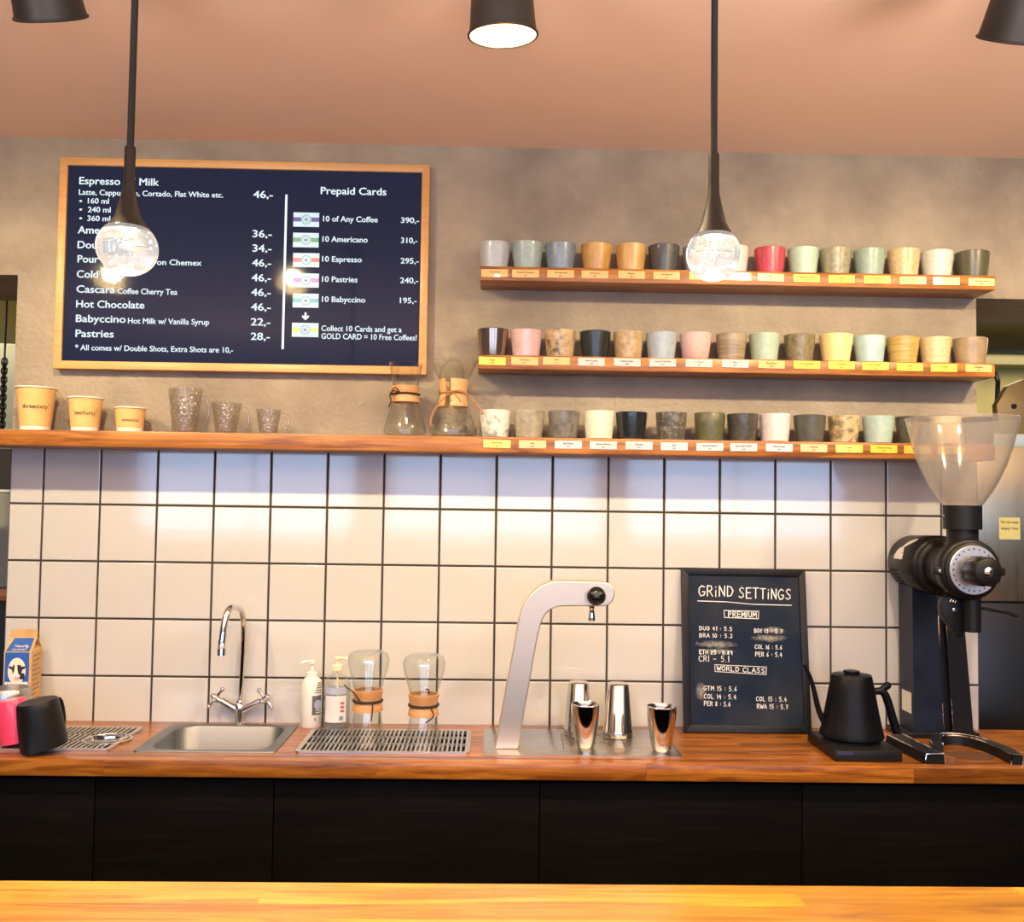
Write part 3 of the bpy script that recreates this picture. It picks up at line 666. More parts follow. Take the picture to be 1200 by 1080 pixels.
def line(b, s, xa, xb, y, cap, bold=.019):
    pa = at(xa, y, SY); pb = at(xb, y, SY); text(b, s, fnm, pa.x, pb.x - pa.x, pa.z, cap/ppm(SY), bold=bold)
LINES = [('Espresso w/ Milk', 93, 186, 215.6, 8.6), ('Latte, Cappuccino, Cortado, Flat White etc.', 92.5, 261.5, 228, 6.4), ('\u2022', 93, 96, 238.5, 6.4), ('160 ml', 103, 127.5, 238.2, 6.4), ('\u2022', 93, 96, 248.5, 6.4), ('240 ml', 103, 129.5, 248.4, 6.4), ('\u2022', 93, 96, 258.7, 6.4), ('360 ml', 102.5, 129, 258.7, 6.4),
          ('Americano', 91.3, 150, 273.2, 8.6), ('Double Espresso', 91, 181, 290.6, 8.6), ('Pour Over', 91, 146, 307.2, 8.6), ('Coffee on Chemex', 151, 236, 309.5, 6.6), ('Cold Brew', 90, 147.5, 325, 8.6), ('Cascara', 89.8, 134.5, 342.6, 8.6), ('Coffee Cherry Tea', 138, 207.6, 344, 6.6),
          ('Hot Chocolate', 89.3, 169, 360, 8.6), ('Babyccino', 89, 147, 377, 8.6), ('Hot Milk w/ Vanilla Syrup', 150, 245, 378.8, 6.6), ('Pastries', 88.6, 133, 394.5, 8.6), ('* All comes w/ Double Shots, Extra Shots are 10,-', 88, 273, 410, 6.5),
          ('46,-', 297, 319.5, 231.7, 8.6), ('36,-', 296, 318.3, 277.7, 8.6), ('34,-', 296, 318, 294.7, 8.6), ('46,-', 295.5, 317.5, 311.8, 8.6), ('46,-', 295, 317.3, 329.2, 8.6), ('46,-', 294.5, 317, 346.3, 8.6), ('46,-', 294.3, 317, 363.5, 8.6), ('22,-', 294, 316.5, 381, 8.6), ('28,-', 294, 316, 398, 8.6),
          ('Prepaid Cards', 376, 452.6, 227.2, 8.6), ('10 of Any Coffee', 378.7, 442.5, 259.2, 6.6), ('390,-', 470, 491, 261, 6.6), ('10 Americano', 378, 430.7, 283, 6.6), ('310,-', 470, 489, 284.6, 6.6), ('10 Espresso', 377.6, 423.8, 306.4, 6.6), ('295,-', 469.5, 490.5, 308.5, 6.6),
          ('10 Pastries', 377.5, 418.8, 330, 6.6), ('240,-', 469, 490, 331.5, 6.6), ('10 Babyccino', 377.4, 428, 353.5, 6.6), ('195,-', 468.7, 488, 355, 6.6), ('Collect 10 Cards and get a', 376.7, 470.6, 387.6, 6.6), ('GOLD CARD = 10 Free Coffees!', 376.6, 488.3, 396.8, 6.6)]
for a in LINES:
    b = NB(); line(b, *a); obj('menu_line', b, M['screen_text'], scr, smooth=False)
b = NB()
pa, pb = at(335.7, 228, SY), at(333.2, 409, SY); w = .003
box(b, pa.x - ox - w, pa.x - ox + w, SY - .0003, SY, pb.z - oz, pa.z - oz)
obj('divider_line', b, M['screen_text'], scr, smooth=False); b = NB()
p = at(358, 370.5, SY); q = 1/ppm(SY)
prism(b, [(p.x-ox+a*q, p.z-oz+c*q) for a, c in ((-1.2, 4.5), (1.2, 4.5), (1.2, 0), (4, 1.2), (4, -1), (0, -4.6), (-4, -1), (-4, 1.2), (-1.2, 0))], SY - .0003, SY)
obj('down_arrow', b, M['screen_text'], scr, smooth=False)
for k, (xa, ya, xb, yb) in enumerate([(344, 248.7, 373.8, 266), (343.6, 272.5, 373.3, 290), (343.6, 296.2, 374, 313.2), (343.5, 320, 373.5, 337), (343.3, 343.7, 373.2, 360.6), (342.3, 378, 373, 395)]):
    pa, pb = at(xa, ya, SY), at(xb, yb, SY); b = NB(); X0, X1, Z1, Z0 = pa.x-ox, pb.x-ox, pa.z-oz, pb.z-oz
    box(b, X0, X1, SY - .0003, SY, Z0, Z1); h = Z1 - Z0
    box(b, X0, X1, SY - .0005, SY, Z0 + h*.36, Z0 + h*.66, mat=1)
    mx = Matrix.Translation(Vector(((X0+X1)/2, SY - .0006, (Z0+Z1)/2))) @ Matrix.Rotation(math.pi/2, 4, 'X')
    lathe(b, [(0, 0), (h*.36, 0), (h*.36, -.0004)], 28, mat=2, mx=mx); lathe(b, [(h*.30, .0001), (h*.325, .0001)], 28, mat=3, mx=mx)
    box(b, (X0+X1)/2 - h*.09, (X0+X1)/2 + h*.09, SY - .0009, SY, (Z0+Z1)/2 - h*.06, (Z0+Z1)/2 + h*.06, mat=3)
    obj('card_icon', b, [M['card'], STRIPES[k], M['card_seal'], M['card_ink']], scr, smooth=False)

# ------------------------------------------------------------------ worktop with its cut-outs, cabinets, bar
YF = -.395
SK = (-.842, -.520, -.322, -.034)            # sink cut-out
RN = (-1.42, -.905, -.318, -.082)            # rinser tray
DT = (-.470, -.056, -.318, -.082)            # drip tray
b = NB(); holes = sorted([(SK[0]+.012, SK[1]-.012, SK[2]+.012, SK[3]-.012), (DT[0]+.008, DT[1]-.008, DT[2]+.008, DT[3]-.008), (RN[0]+.008, RN[1]-.008, RN[2]+.008, RN[3]-.008)])
XA, XB = -1.75, 1.75; cur = XA; zb = .862
box(b, XA, XB, YF, YF + .05, zb, CT, bev=.003)
for h in holes:
    box(b, cur, h[0], YF + .045, -.0005, zb, CT); box(b, h[0], h[1], YF + .045, h[2], zb, CT); box(b, h[0], h[1], h[3], -.0005, zb, CT); cur = h[1]
box(b, cur, XB, YF + .045, -.0005, zb, CT)
tag(obj('worktop', b, M['worktop'], smooth=True, ang=30), 'orange-brown butcher-block worktop holding the sink, trays and grinder', 'worktop')
CY = -.372
cxs = [-1.74] + [at(x, 970, CY).x for x in (110, 320, 632, 940)] + [1.56]
names = ['black cabinet at the far left edge, under the steel pitchers', 'black wood-grain cabinet under the sink, second from left', 'black wood-grain cabinet below the slotted drip tray', 'black wood-grain cabinet below the steel tap plate and tumblers', 'black cabinet at the right end below the kettle and grinder']
for k in range(5):
    x0, x1 = cxs[k], cxs[k+1]; t = thing('base_cabinet', names[k], 'cabinet', ((x0+x1)/2, CY/2, 0), 0, 'black base cabinets'); w = (x1-x0)/2
    b = NB()
    box(b, -w+.001, w-.001, CY/2+.02, -CY/2-.01, .10, .12); box(b, -w+.001, -w+.017, CY/2+.02, -CY/2-.01, .10, .70); box(b, w-.017, w-.001, CY/2+.02, -CY/2-.01, .10, .70)
    box(b, -w+.017, w-.017, -CY/2-.018, -CY/2-.01, .10, .70); box(b, -w+.02, w-.02, CY/2+.07, CY/2+.09, 0, .10)
    box(b, -w+.001, w-.001, CY/2+.02, CY/2+.05, .70, .856)
    obj('carcass', b, M['black_panel'], t, smooth=False)
    b = NB(); box(b, -w+.0012, w-.0012, CY/2, CY/2+.019, .105, .852, bev=.0012); obj('door', b, M['black_panel'], t)
t = thing('bar_counter', 'honey-coloured wooden bar counter in the foreground', 'counter', (0, -1.5, 0))
b = NB(); box(b, -1.9, 1.9, -.36, .262, .912, .95, bev=.003); obj('bar_top', b, M['bar_wood'], t)
b = NB(); box(b, -1.85, 1.85, -.20, -.17, 0, .912); box(b, -1.85, -1.82, -.17, .18, 0, .912); box(b, 1.82, 1.85, -.17, .18, 0, .912); obj('bar_body', b, M['black_panel'], t, smooth=False)

# ------------------------------------------------------------------ sink and tap
t = thing('kitchen_sink', 'small stainless sink basin set into the worktop', 'sink', ((SK[0]+SK[1])/2, (SK[2]+SK[3])/2, CT))
hx, hy = (SK[1]-SK[0])/2, (SK[3]-SK[2])/2
b = NB(); bx = hx - .022; by = hy - .020
loft(b, [rrect(-hx-.008, hx+.006, -hy, hy, .012, .0005), rrect(-hx-.007, hx+.005, -hy+.001, hy-.001, .012, .003), rrect(-bx-.004, bx+.004, -by-.004, by+.004, .05, .003), rrect(-bx, bx, -by, by, .05, -.001),
         rrect(-bx+.006, bx-.006, -by+.006, by-.006, .05, -.10), rrect(-bx+.02, bx-.02, -by+.02, by-.02, .045, -.125), rrect(-.03, .03, -.03, .03, .029, -.13)], cap1=True)
obj('basin', b, M['steel_satin'], t, ang=50)
b = NB(); lathe(b, [(0, -.1255), (.018, -.1255), (.024, -.127), (.026, -.1295)], 24); obj('drain', b, M['chrome'], t)
FY = -.020; fp = at(281, 846, FY)
t = thing('mixer_tap', 'chrome swan-neck mixer tap with two cross handles behind the sink', 'tap', (fp.x, FY, CT))
def fl(x, y, Yd): q_ = at(x, y, FY + Yd); return (q_.x - fp.x, Yd, q_.z - CT)
b = NB(); c0 = fl(281, 836, 0)
lathe(b, [(.0, 0), (.017, 0), (.017, .004), (.013, .007), (.0125, .028), (.016, .040), (.0135, .052), (.010, .056), (0, .056)], 28)
for e in (fl(259, 820, -.004), fl(305, 821, -.004)):
    tube(b, [(0, 0, .034), ((e[0])*.5, -.003, .036 + (e[2]-.036)*.42), e], [.012, .0105, .0088], 14)
ball(b, (0, 0, .058), .011, seg=18); obj('tap_body', b, M['chrome'], t)
b = NB(); top = fl(277, 711, -.055)
pts = [(0, 0, .060), fl(283.5, 790, 0), fl(285.5, 745, -.002), fl(285, 725, -.012), fl(282, 714, -.028), top, fl(270, 712, -.078), fl(265, 722, -.094), fl(262, 738, -.104), fl(260.5, 752, -.108)]
tube(b, smooth_path(pts, 6), [.0064, .0098], 16); obj('spout', b, M['chrome'], t)
b = NB(); e0, e1 = fl(260.4, 750, -.108), fl(259.6, 768, -.112)
tube(b, [e0, [e0[i] + (e1[i]-e0[i])*.5 for i in range(3)], [e0[i] + (e1[i]-e0[i])*.55 for i in range(3)], e1], [.0102, .0102, .0118, .0115], 18); obj('aerator', b, M['chrome'], t)
for hc, ax in ((fl(253, 817.5, -.006), Vector((-1, -.12, .75))), (fl(311, 818.5, -.006), Vector((1, -.12, .75)))):
    ax.normalize(); b = NB(); hcv = Vector(hc); tube(b, [hcv - ax*.012, hcv + ax*.006], [.0085, .0095], 14); ball(b, hcv + ax*.008, .008, seg=14)
    u = ax.cross(Vector((0, 1, 0))).normalized(); v = ax.cross(u).normalized()
    for d in (u, v):
        tube(b, [hcv - d*.026, hcv - d*.012, hcv, hcv + d*.012, hcv + d*.026], [.0042, .0036, .0055, .0036, .0042], 10)
        for sgn in (-1, 1): ball(b, hcv + d*.028*sgn, .0062, seg=12)
    obj('cross_handle', b, M['chrome'], t)

# ------------------------------------------------------------------ slotted trays
def slot_tray(b, x0, x1, y0, y1, rows_, pitch, hole=None, bar=.0052, rim=.012, slant=0.0):
    z0, z1 = .0, .004
    loft(b, [rrect(x0, x1, y0, y1, .012, z0), rrect(x0, x1, y0, y1, .012, z1), rrect(x0+rim, x1-rim, y0+rim, y1-rim, .006, z1), rrect(x0+rim, x1-rim, y0+rim, y1-rim, .006, -.006)])
    X0, X1, Y0, Y1 = x0+rim-.001, x1-rim+.001, y0+rim-.001, y1-rim+.001
    dy = (Y1-Y0)/rows_
    for r_ in range(1, rows_): box(b, X0, X1, Y0+dy*r_-.004, Y0+dy*r_+.004, -.001, z1)
    n = int((X1-X0)/pitch); p_ = (X1-X0)/n
    def inside(x, y): return hole and (x-hole[0])**2 + (y-hole[1])**2 < hole[2]**2
    for k in range(1, n):
        xk = X0 + k*p_
        for r_ in range(rows_):
            ya, yb = Y0+dy*r_, Y0+dy*(r_+1)
            if hole and abs(xk - hole[0]) < hole[2]:
                hh = math.sqrt(hole[2]**2 - (xk-hole[0])**2); lo_, hi_ = hole[1]-hh, hole[1]+hh
                segs = [(ya, min(yb, lo_)), (max(ya, hi_), yb)]
            else: segs = [(ya, yb)]
            for a, c in segs:
                if c - a > .003: box(b, xk-bar/2, xk+bar/2, a, c, -.001, z1)
t = thing('drip_tray', 'stainless slotted drip tray under the two upside-down coffee makers', 'drip tray', ((DT[0]+DT[1])/2, (DT[2]+DT[3])/2, CT + .0004))
hx, hy = (DT[1]-DT[0])/2, (DT[3]-DT[2])/2
b = NB(); slot_tray(b, -hx, hx, -hy, hy, 3, .0108); obj('grate', b, M['steel_grate'], t, smooth=False)
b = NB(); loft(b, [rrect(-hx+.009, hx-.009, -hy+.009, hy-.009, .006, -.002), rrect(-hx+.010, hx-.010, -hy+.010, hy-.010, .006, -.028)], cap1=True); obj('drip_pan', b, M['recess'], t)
t = thing('pitcher_rinser', 'stainless slotted tray with a round rinser hole left of the sink', 'rinser', ((RN[0]+RN[1])/2, (RN[2]+RN[3])/2, CT + .0004))
hx, hy = (RN[1]-RN[0])/2, (RN[3]-RN[2])/2; hc = atz(126, 867.5, CT); hl = (hc.x - (RN[0]+RN[1])/2, hc.y - (RN[2]+RN[3])/2)
b = NB(); slot_tray(b, -hx, hx, -hy, hy, 3, .0125, bar=.0066, hole=(hl[0], hl[1], .056)); obj('grate', b, M['steel_grate'], t, smooth=False)
b = NB(); lathe(b, [(.0585, .001), (.0585, .0046), (.0555, .0056), (.0525, .005), (.0515, .003), (.050, -.026)], 48, c=(hl[0], hl[1], 0)); obj('rinser_ring', b, M['steel'], t)
b = NB(); lathe(b, [(0, -.006), (.007, -.006), (.009, -.010), (.009, -.024)], 20, c=(hl[0], hl[1], 0))
for k in range(3):
    a = k*2.094; tube(b, [(hl[0], hl[1], -.012), (hl[0] + .050*math.cos(a), hl[1] + .050*math.sin(a), -.012)], .0022, 8)
obj('spray_nozzle', b, M['steel'], t)
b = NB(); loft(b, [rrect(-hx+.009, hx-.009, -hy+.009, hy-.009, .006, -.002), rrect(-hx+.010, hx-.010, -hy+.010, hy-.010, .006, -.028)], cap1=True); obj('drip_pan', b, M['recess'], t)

# ------------------------------------------------------------------ milk carton and pitchers, far left
p = at(28, 800, -.055)
t = thing('milk_carton', 'kraft and blue milk carton with a cow picture against the tiles', 'carton', (p.x - .004, -.055, CT), math.radians(4))
w = .0345; hs = at(28, 761, -.055).z - CT; hr = at(28, 739, -.055).z - CT
b = NB(); tm = bmesh.new()
vz = [tm.verts.new(q_) for q_ in ((-w, -w, 0), (w, -w, 0), (w, w, 0), (-w, w, 0), (-w, -w, hs), (w, -w, hs), (w, w, hs), (-w, w, hs), (-w, 0, hr - .014), (w, 0, hr - .014), (-w, 0, hr), (w, 0, hr))]
i_ = lambda *k: tm.faces.new([vz[j] for j in k])
i_(0, 1, 5, 4); i_(1, 2, 6, 5); i_(2, 3, 7, 6); i_(3, 0, 4, 7); i_(0, 3, 2, 1); i_(4, 5, 9, 8); i_(6, 7, 8, 9)
gi = [tm.verts.new((w - .026, 0, hr - .020)), tm.verts.new((-w + .026, 0, hr - .020))]
tm.faces.new((vz[5], vz[6], gi[0])); tm.faces.new((vz[5], gi[0], vz[9])); tm.faces.new((vz[6], vz[9], gi[0])); tm.faces.new((vz[7], vz[4], gi[1])); tm.faces.new((vz[4], vz[8], gi[1])); tm.faces.new((vz[7], gi[1], vz[8]))
bmesh.ops.recalc_face_normals(tm, faces=tm.faces); merge(b, tm); box(b, -w, w, -.0012, .0012, hr - .016, hr + .004)
obj('carton_body', b, M['kraft_dull'], t, smooth=False)
b = NB(); box(b, -w + .003, w - .006, -w - .0006, -w + .001, .03, hs - .002)
sl = (hr - .014 - hs); k_ = math.atan2(w, sl)
fs = lambda u, v: Vector((u, -w + w*(v/sl)*.98 - .0012, hs + v))
tq = bmesh.new(); tq.faces.new([tq.verts.new(fs(u, v)) for u, v in ((-w + .003, .001), (w - .006, .001), (w - .006, sl*.9), (-w + .014, sl*.9))]); merge(b, tq)
obj('blue_label', b, M['carton_blue'], t, smooth=False)
lab = NB(); yf = -w - .0008; cz = hs*.745
oval = [(-.0015 + .0245*math.cos(a)*.9, cz + .034*math.sin(a)) for a in [2*math.pi*k/36 for k in range(36)]]
prism(lab, oval, yf - .0004, yf + .0004, 0); prism(lab, [(-.0015 + (x+.0015)*.86, cz + (z-cz)*.88) for x, z in oval], yf - .0006, yf, 1)
prism(lab, [(-.030, cz - .044), (.027, cz - .044), (.027, cz - .028), (-.030, cz - .028)], yf - .0008, yf, 0)
text(lab, 'NATURMILK', lambda u, v: Vector((u, yf - .001, v)), -.0015, .046, cz - .039, .006, 2, bold=.03, center=True)
for i in range(1): text(lab, 'Naturlig', lambda u, v: fs(u, v) + Vector((0, -.0006, .0004)), -.012, .034, sl*.28, .006, 0, bold=.03)
text(lab, 'SKUMMET', lambda u, v: fs(u, v) + Vector((0, -.0006, .0004)), -.016, .036, sl*.08, .004, 0, bold=.03)
obj('cow_medallion', lab, [M['paper_white'], M['carton_cream'], M['ink_grey']], t, smooth=False)
cow = NB(); yc = yf - .001
def blob(pts, mi, dy): prism(cow, [(x, cz + z) for x, z in pts], yc - dy, yc - dy + .0004, mi)
blob([(-.010, .016), (.008, .016), (.012, .004), (.008, -.012), (.004, -.022), (-.006, -.022), (-.011, -.010), (-.013, .004)], 0, .0004)
blob([(.000, .016), (.008, .016), (.013, .004), (.009, -.012), (.003, -.006), (.001, .004)], 1, .0008)
blob([(-.006, .016), (-.010, .016), (-.013, .004), (-.010, -.008), (-.007, .002)], 1, .0008)
blob([(-.011, .010), (-.021, .014), (-.020, .007), (-.012, .004)], 1, .0006); blob([(.010, .011), (.020, .013), (.019, .006), (.012, .004)], 1, .0006)
blob([(-.007, -.014), (.006, -.014), (.004, -.023), (-.005, -.023)], 2, .0009)
blob([(.006, -.004), (.018, -.006), (.019, -.022), (.006, -.020)], 1, .0003)
obj('cow_head', cow, [M['paper_white'], M['cow_black'], M['muzzle']], t, smooth=False)
b = NB(); sf = lambda u, v: Vector((w + .0006, u, v))
for i in range(9):
    zz = hs*.93 - i*.0125
    for a in (0,):
        l_ = .048 if i % 3 != 2 else .03
        tq = bmesh.new(); tq.faces.new([tq.verts.new(sf(-.026 + u, zz + v)) for u, v in ((0, 0), (l_, 0), (l_, .0022), (0, .0022))]); merge(b, tq)
for i in range(12):
    tq = bmesh.new(); zz = .030 + i*.0035; tq.faces.new([tq.verts.new(sf(u, zz + v)) for u, v in ((.008, 0), (.022, 0), (.022, .0012 + .0012*(i % 2)), (.008, .0012 + .0012*(i % 2)))]); merge(b, tq)
obj('side_print', b, M['ink_grey'], t, smooth=False)

def pitcher(px, py, h, r, label, mat, tilt=(0, 0), handle_ang=math.pi, Zb=CT + .0048):
    """milk pitcher standing upside down; its base is up"""
    p = atz(px, py, Zb); t = thing('milk_pitcher', label, 'pitcher', (p.x, p.y, Zb)); t.rotation_euler = (tilt[0], tilt[1], 0)
    b = NB(); seg = 40; loops = []
    sec = [(.0, r*1.02, .5), (.012, r*1.015, .35), (.03, r*1.0, .15), (h*.55, r*.97, 0), (h*.86, r*.92, 0), (h*.96, r*.89, 0), (h, r*.84, 0)]
    for z, rr, sp in sec:
        lp = []
        for k in range(seg):
            a = 2*math.pi*k/seg; d = abs((a - handle_ang - math.pi + math.pi) % (2*math.pi) - math.pi)
            pull = max(0, 1 - d/.5)*sp*.018
            lp.append(((rr + pull)*math.cos(a), (rr + pull)*math.sin(a), z))
        loops.append(lp)
    inner = [[(x*.965, y*.965, min(z, h - .004)) for x, y, z in lp] for lp in reversed(loops[:4])]
    loft(b, loops, cap1=True); loft(b, [loops[0]] + [[(x*.965, y*.965, z + .001) for x, y, z in loops[0]]] + inner[::-1][1:])
    obj('pitcher_body', b, mat, t, ang=55)
    b = NB(); ca, sa = math.cos(handle_ang), math.sin(handle_ang)
    pr = lambda d, z: ((r*.96 + d)*ca, (r*.96 + d)*sa, z)
    tube(b, smooth_path([pr(-.002, h*.84), pr(.020, h*.86), pr(.030, h*.74), pr(.030, h*.38), pr(.020, h*.22), pr(-.001, h*.24)], 5), .0042, 10)
    obj('handle', b, mat, t); return t
pitcher(9, 860, .115, .054, 'stainless steel milk pitcher upside down beneath the milk carton', M['steel_brushed'], handle_ang=math.radians(190))
pitcher(20.5, 868.5, .101, .0355, 'pink enamel milk pitcher tucked behind the black pitcher', M['pink_enamel'], tilt=(0, math.radians(-10)), handle_ang=math.radians(212), Zb=CT + .013)
pitcher(52, 874, .108, .051, 'matt black milk pitcher lying upside down, tilted, on the rinser tray', M['black_matt'], tilt=(math.radians(4), math.radians(-9)), handle_ang=math.radians(75), Zb=CT + .013)

# ------------------------------------------------------------------ soap bottles
p = atz(364.5, 851, CT)
t = thing('soap_bottle', 'white pump soap bottle with grey print beside the clear bottle', 'soap bottle', (p.x, p.y, CT))
r = .0275; b = NB(); zs = at(365, 793, p.y).z - CT
lathe(b, [(0, 0), (r-.002, 0), (r, .003), (r, zs*.72), (r*.97, zs*.82), (r*.80, zs*.96), (r*.62, zs), (r*.5, zs + .002), (0, zs + .002)], 36); obj('bottle_body', b, M['white_plastic'], t)
b = NB(); lathe(b, [(.0145, zs), (.0145, zs + .012), (.012, zs + .014), (.004, zs + .015), (.004, zs + .034), (.010, zs + .036), (.010, zs + .044), (0, zs + .046)], 24)
tube(b, [(0, 0, zs + .041), (-.022, -.006, zs + .040), (-.027, -.007, zs + .036)], .0042, 10); obj('pump', b, M['white_plastic'], t)
b = NB(); fn = wrap_fn(lambda v: r, .0006, .72)
def patch(b, fn, u0, u1, v0, v1, mat=0, n=6):
    tq = bmesh.new(); lo_ = [tq.verts.new(fn(u0 + (u1-u0)*k/n, v0)) for k in range(n+1)]; hi_ = [tq.verts.new(fn(u0 + (u1-u0)*k/n, v1)) for k in range(n+1)]
    for k in range(n): tq.faces.new((lo_[k], lo_[k+1], hi_[k+1], hi_[k]))
    merge(b, tq, mat)
patch(b, fn, -.014, .014, .035, .085, 0)
fn2 = wrap_fn(lambda v: r, .0010, .72)
lathe(b, [(0, 0), (.012, 0), (.012, .0003)], 24, mat=1, mx=Matrix.Translation(fn2(.002, .062)) @ Vector(fn2(.002, 0)).normalized().to_track_quat('Z', 'Y').to_matrix().to_4x4())
for i in range(5): patch(b, fn, -.008 + i*.002, .016, .092 + i*.006, .0945 + i*.006, 0)
for i in range(3): patch(b, fn2, -.004, .014, .040 + i*.006, .0425 + i*.006, 2)
patch(b, fn, -.007, -.004, .020, .028, 0)
obj('printed_label', b, [M['ink_grey'], M['label_blue'], M['paper_white']], t)
p = atz(394, 853, CT)
t = thing('soap_bottle', 'clear pump bottle with a white label, right of the white bottle', 'soap bottle', (p.x, p.y, CT))
r = .0345; b = NB(); zs = at(394, 790, p.y).z - CT
lathe(b, [(0, .002), (r-.004, 0), (r, .004), (r, zs*.78), (r*.92, zs*.88), (r*.6, zs*.98), (r*.4, zs), (.0125, zs + .010), (.0125, zs + .016)], 36); obj('bottle_body', b, M['glass_thick'], t)
b = NB(); lathe(b, [(0, .004), (r-.004, .004), (r-.0016, .007), (r-.0016, zs*.74), (0, zs*.74)], 36); obj('liquid_soap', b, M['liquid'], t)
b = NB(); lathe(b, [(.0145, zs + .012), (.0145, zs + .024), (.012, zs + .026), (.004, zs + .027), (.004, zs + .038), (.010, zs + .040), (.010, zs + .047), (0, zs + .049)], 24)
tube(b, [(0, 0, zs + .044), (.024, -.006, zs + .043), (.029, -.008, zs + .039)], .0044, 10); tube(b, [(0, 0, zs + .012), (.004, 0, .02)], .0022, 8); obj('pump', b, M['cream_plastic'], t)
b = NB(); fn = wrap_fn(lambda v: r, .0006, .05); fnu = wrap_fn(lambda v: r, .0010, .05)
patch(b, fn, -.030, .030, .022, .090, 0, 16); patch(b, fn, -.030, .030, .094, .112, 1, 16)
for i in range(6):
    for j, (u0, u1) in enumerate(((-.026, -.005), (-.002, .010))): patch(b, fnu, u0, u1, .045 + i*.006, .0464 + i*.006, 2)
for i in range(3): patch(b, fnu, .013, .024, .048 + i*.010, .054 + i*.010, 3)
for i in range(6): patch(b, fnu, .010 + i*.002, .0108 + i*.002 + .0005*(i % 2), .027, .038, 4, 2)
obj('printed_label', b, [M['label_pale'], M['label_blue'], M['badge'], M['red_ink'], M['ink']], t)

# ------------------------------------------------------------------ steel tap plate, tap, tumblers
PX0, PX1, PY0, PY1 = -.024, .450, -.322, -.050
b = NB(); loft(b, [rrect(PX0, PX1, PY0, PY1, .006, CT + .0002), rrect(PX0, PX1, PY0, PY1, .006, CT + .0012), rrect(PX0 + .002, PX1 - .002, PY0 + .002, PY1 - .002, .006, CT + .002)], cap0=True, cap1=True, mat=0)
q = [atz(*a, CT) for a in ((657.5, 861), (726, 861.5), (734, 879), (661, 879))]
for k in (0, 1, 3):
    a, c = q[k], q[(k+1) % 4]; tube(b, [(a.x, a.y, CT + .0019), (c.x, c.y, CT + .0019)], .0008, 6, mat=1)
for dx, dy in ((0, 0), (.012, .006), (.02, -.004), (.006, .012), (-.01, .004)):
    cc = atz(703, 872, CT); lathe(b, [(0, .0023), (.003, .0023)], 10, c=(cc.x + dx, cc.y + dy, CT), mat=1)
tag(obj('counter_plate', b, [M['steel_brushed'], M['recess']], ang=30), 'flat brushed steel plate let into the worktop under the steel tap', 'drain plate')
TY = -.268; pbase = at(593.5, 876.4, TY)
t = thing('water_tap', 'bent brushed-steel dispenser tap with a black ball at its tip', 'tap', (pbase.x, TY, CT + .002))
lc = lambda x, y: (at(x, y, TY).x - pbase.x, at(x, y, TY).z - CT - .002)
outer = [lc(579.9, 877.2)] + [lc(*a) for a in ((590, 822), (600, 769), (607.5, 728.5), (610.5, 716), (616, 704), (624, 694), (634, 686), (646, 681.5), (655, 680.5), (706, 681.6), (712.5, 683), (717.5, 687), (720.3, 693), (720.3, 699), (717.5, 705), (712.5, 709.2), (706, 710.4),
         (662, 710.2), (652, 711), (644, 715), (638, 721.5), (634, 730), (629, 752), (618, 815), (607, 877.2))]
outer[0] = (outer[0][0], 0); outer[-1] = (outer[-1][0], 0)
b = NB(); prism(b, outer, 0, .052, bev=.0025); obj('tap_arm', b, M['steel_arm'], t, ang=14)
bp = lc(698.3, 697.6); b = NB(); ball(b, (bp[0], -.012, bp[1]), .0235, seg=32); lathe(b, [(.016, 0), (.016, .012)], 24, mx=axis_mx((bp[0], -.008, bp[1]), (0, 1, 0))); obj('ball_knob', b, M['black_gloss'], t)
nz = lc(694.7, 711); b = NB(); nzb = lc(694.7, 728.5)
lathe(b, [(.0075, nz[1] + .004), (.0075, nz[1] - .002), (.006, nz[1] - .008), (.0085, nzb[1] + .012), (.0095, nzb[1] + .004), (.009, nzb[1]), (.004, nzb[1])], 20, c=(nz[0], .026, 0)); obj('nozzle', b, M['chrome'], t)
def tumbler(px, py, rt, rb, h, label, flip=False):
    Z = CT + .0022; p = atz(px, py, Z); t = thing('steel_tumbler', label, 'tumbler', (p.x, p.y, Z), 0, 'steel tumblers on the plate'); b = NB()
    if not flip:
        lathe(b, [(0, .003), (rb*.55, .0025), (rb*.62, 0), (rb*.78, 0), (rb*.92, .004), (rb, .012), (rb + (rt-rb)*.6, h*.45), (rt - .0006, h*.8), (rt, h - .001), (rt - .0008, h), (rt - .0016, h - .001), (rt - .0022, h*.8), (rb - .002, .014), (0, .009)], 44)
    else:
        lathe(b, [(rt - .0022, .001), (rt - .001, 0), (rt, .0012), (rt, .017), (rt - .0012, .019), (rb, h - .005), (rb - .003, h - .0008), (rb - .006, h), (rb - .009, h - .002), (0, h - .002), (0, h - .006), (rb - .009, h - .006), (rt - .003, .02), (rt - .0022, .001)], 44)
    obj('tumbler_body', b, M['steel'], t)
    b = NB(); zr = h - .0009 if not flip else .0014
    rr = rt - .0006; tube(b, [(rr*math.cos(a), rr*math.sin(a), zr) for a in [2*math.pi*k/44 for k in range(44)]], .0011, 6, closed=True); obj('rolled_rim', b, M['steel'], t)
tumbler(685.5, 876, .0355, .0245, .1070, 'upright steel tumbler in front of an upturned one, left on plate')
tumbler(775, 879.5, .0360, .0245, .1080, 'upright steel tumbler alone at the right corner of the plate')
tumbler(677.5, 859.5, .0375, .0265, .1350, 'tall upturned steel tumbler directly behind the left upright tumbler', True)
tumbler(724, 862, .0385, .0275, .1360, 'tall upturned steel tumbler standing clear in the middle of the plate', True)

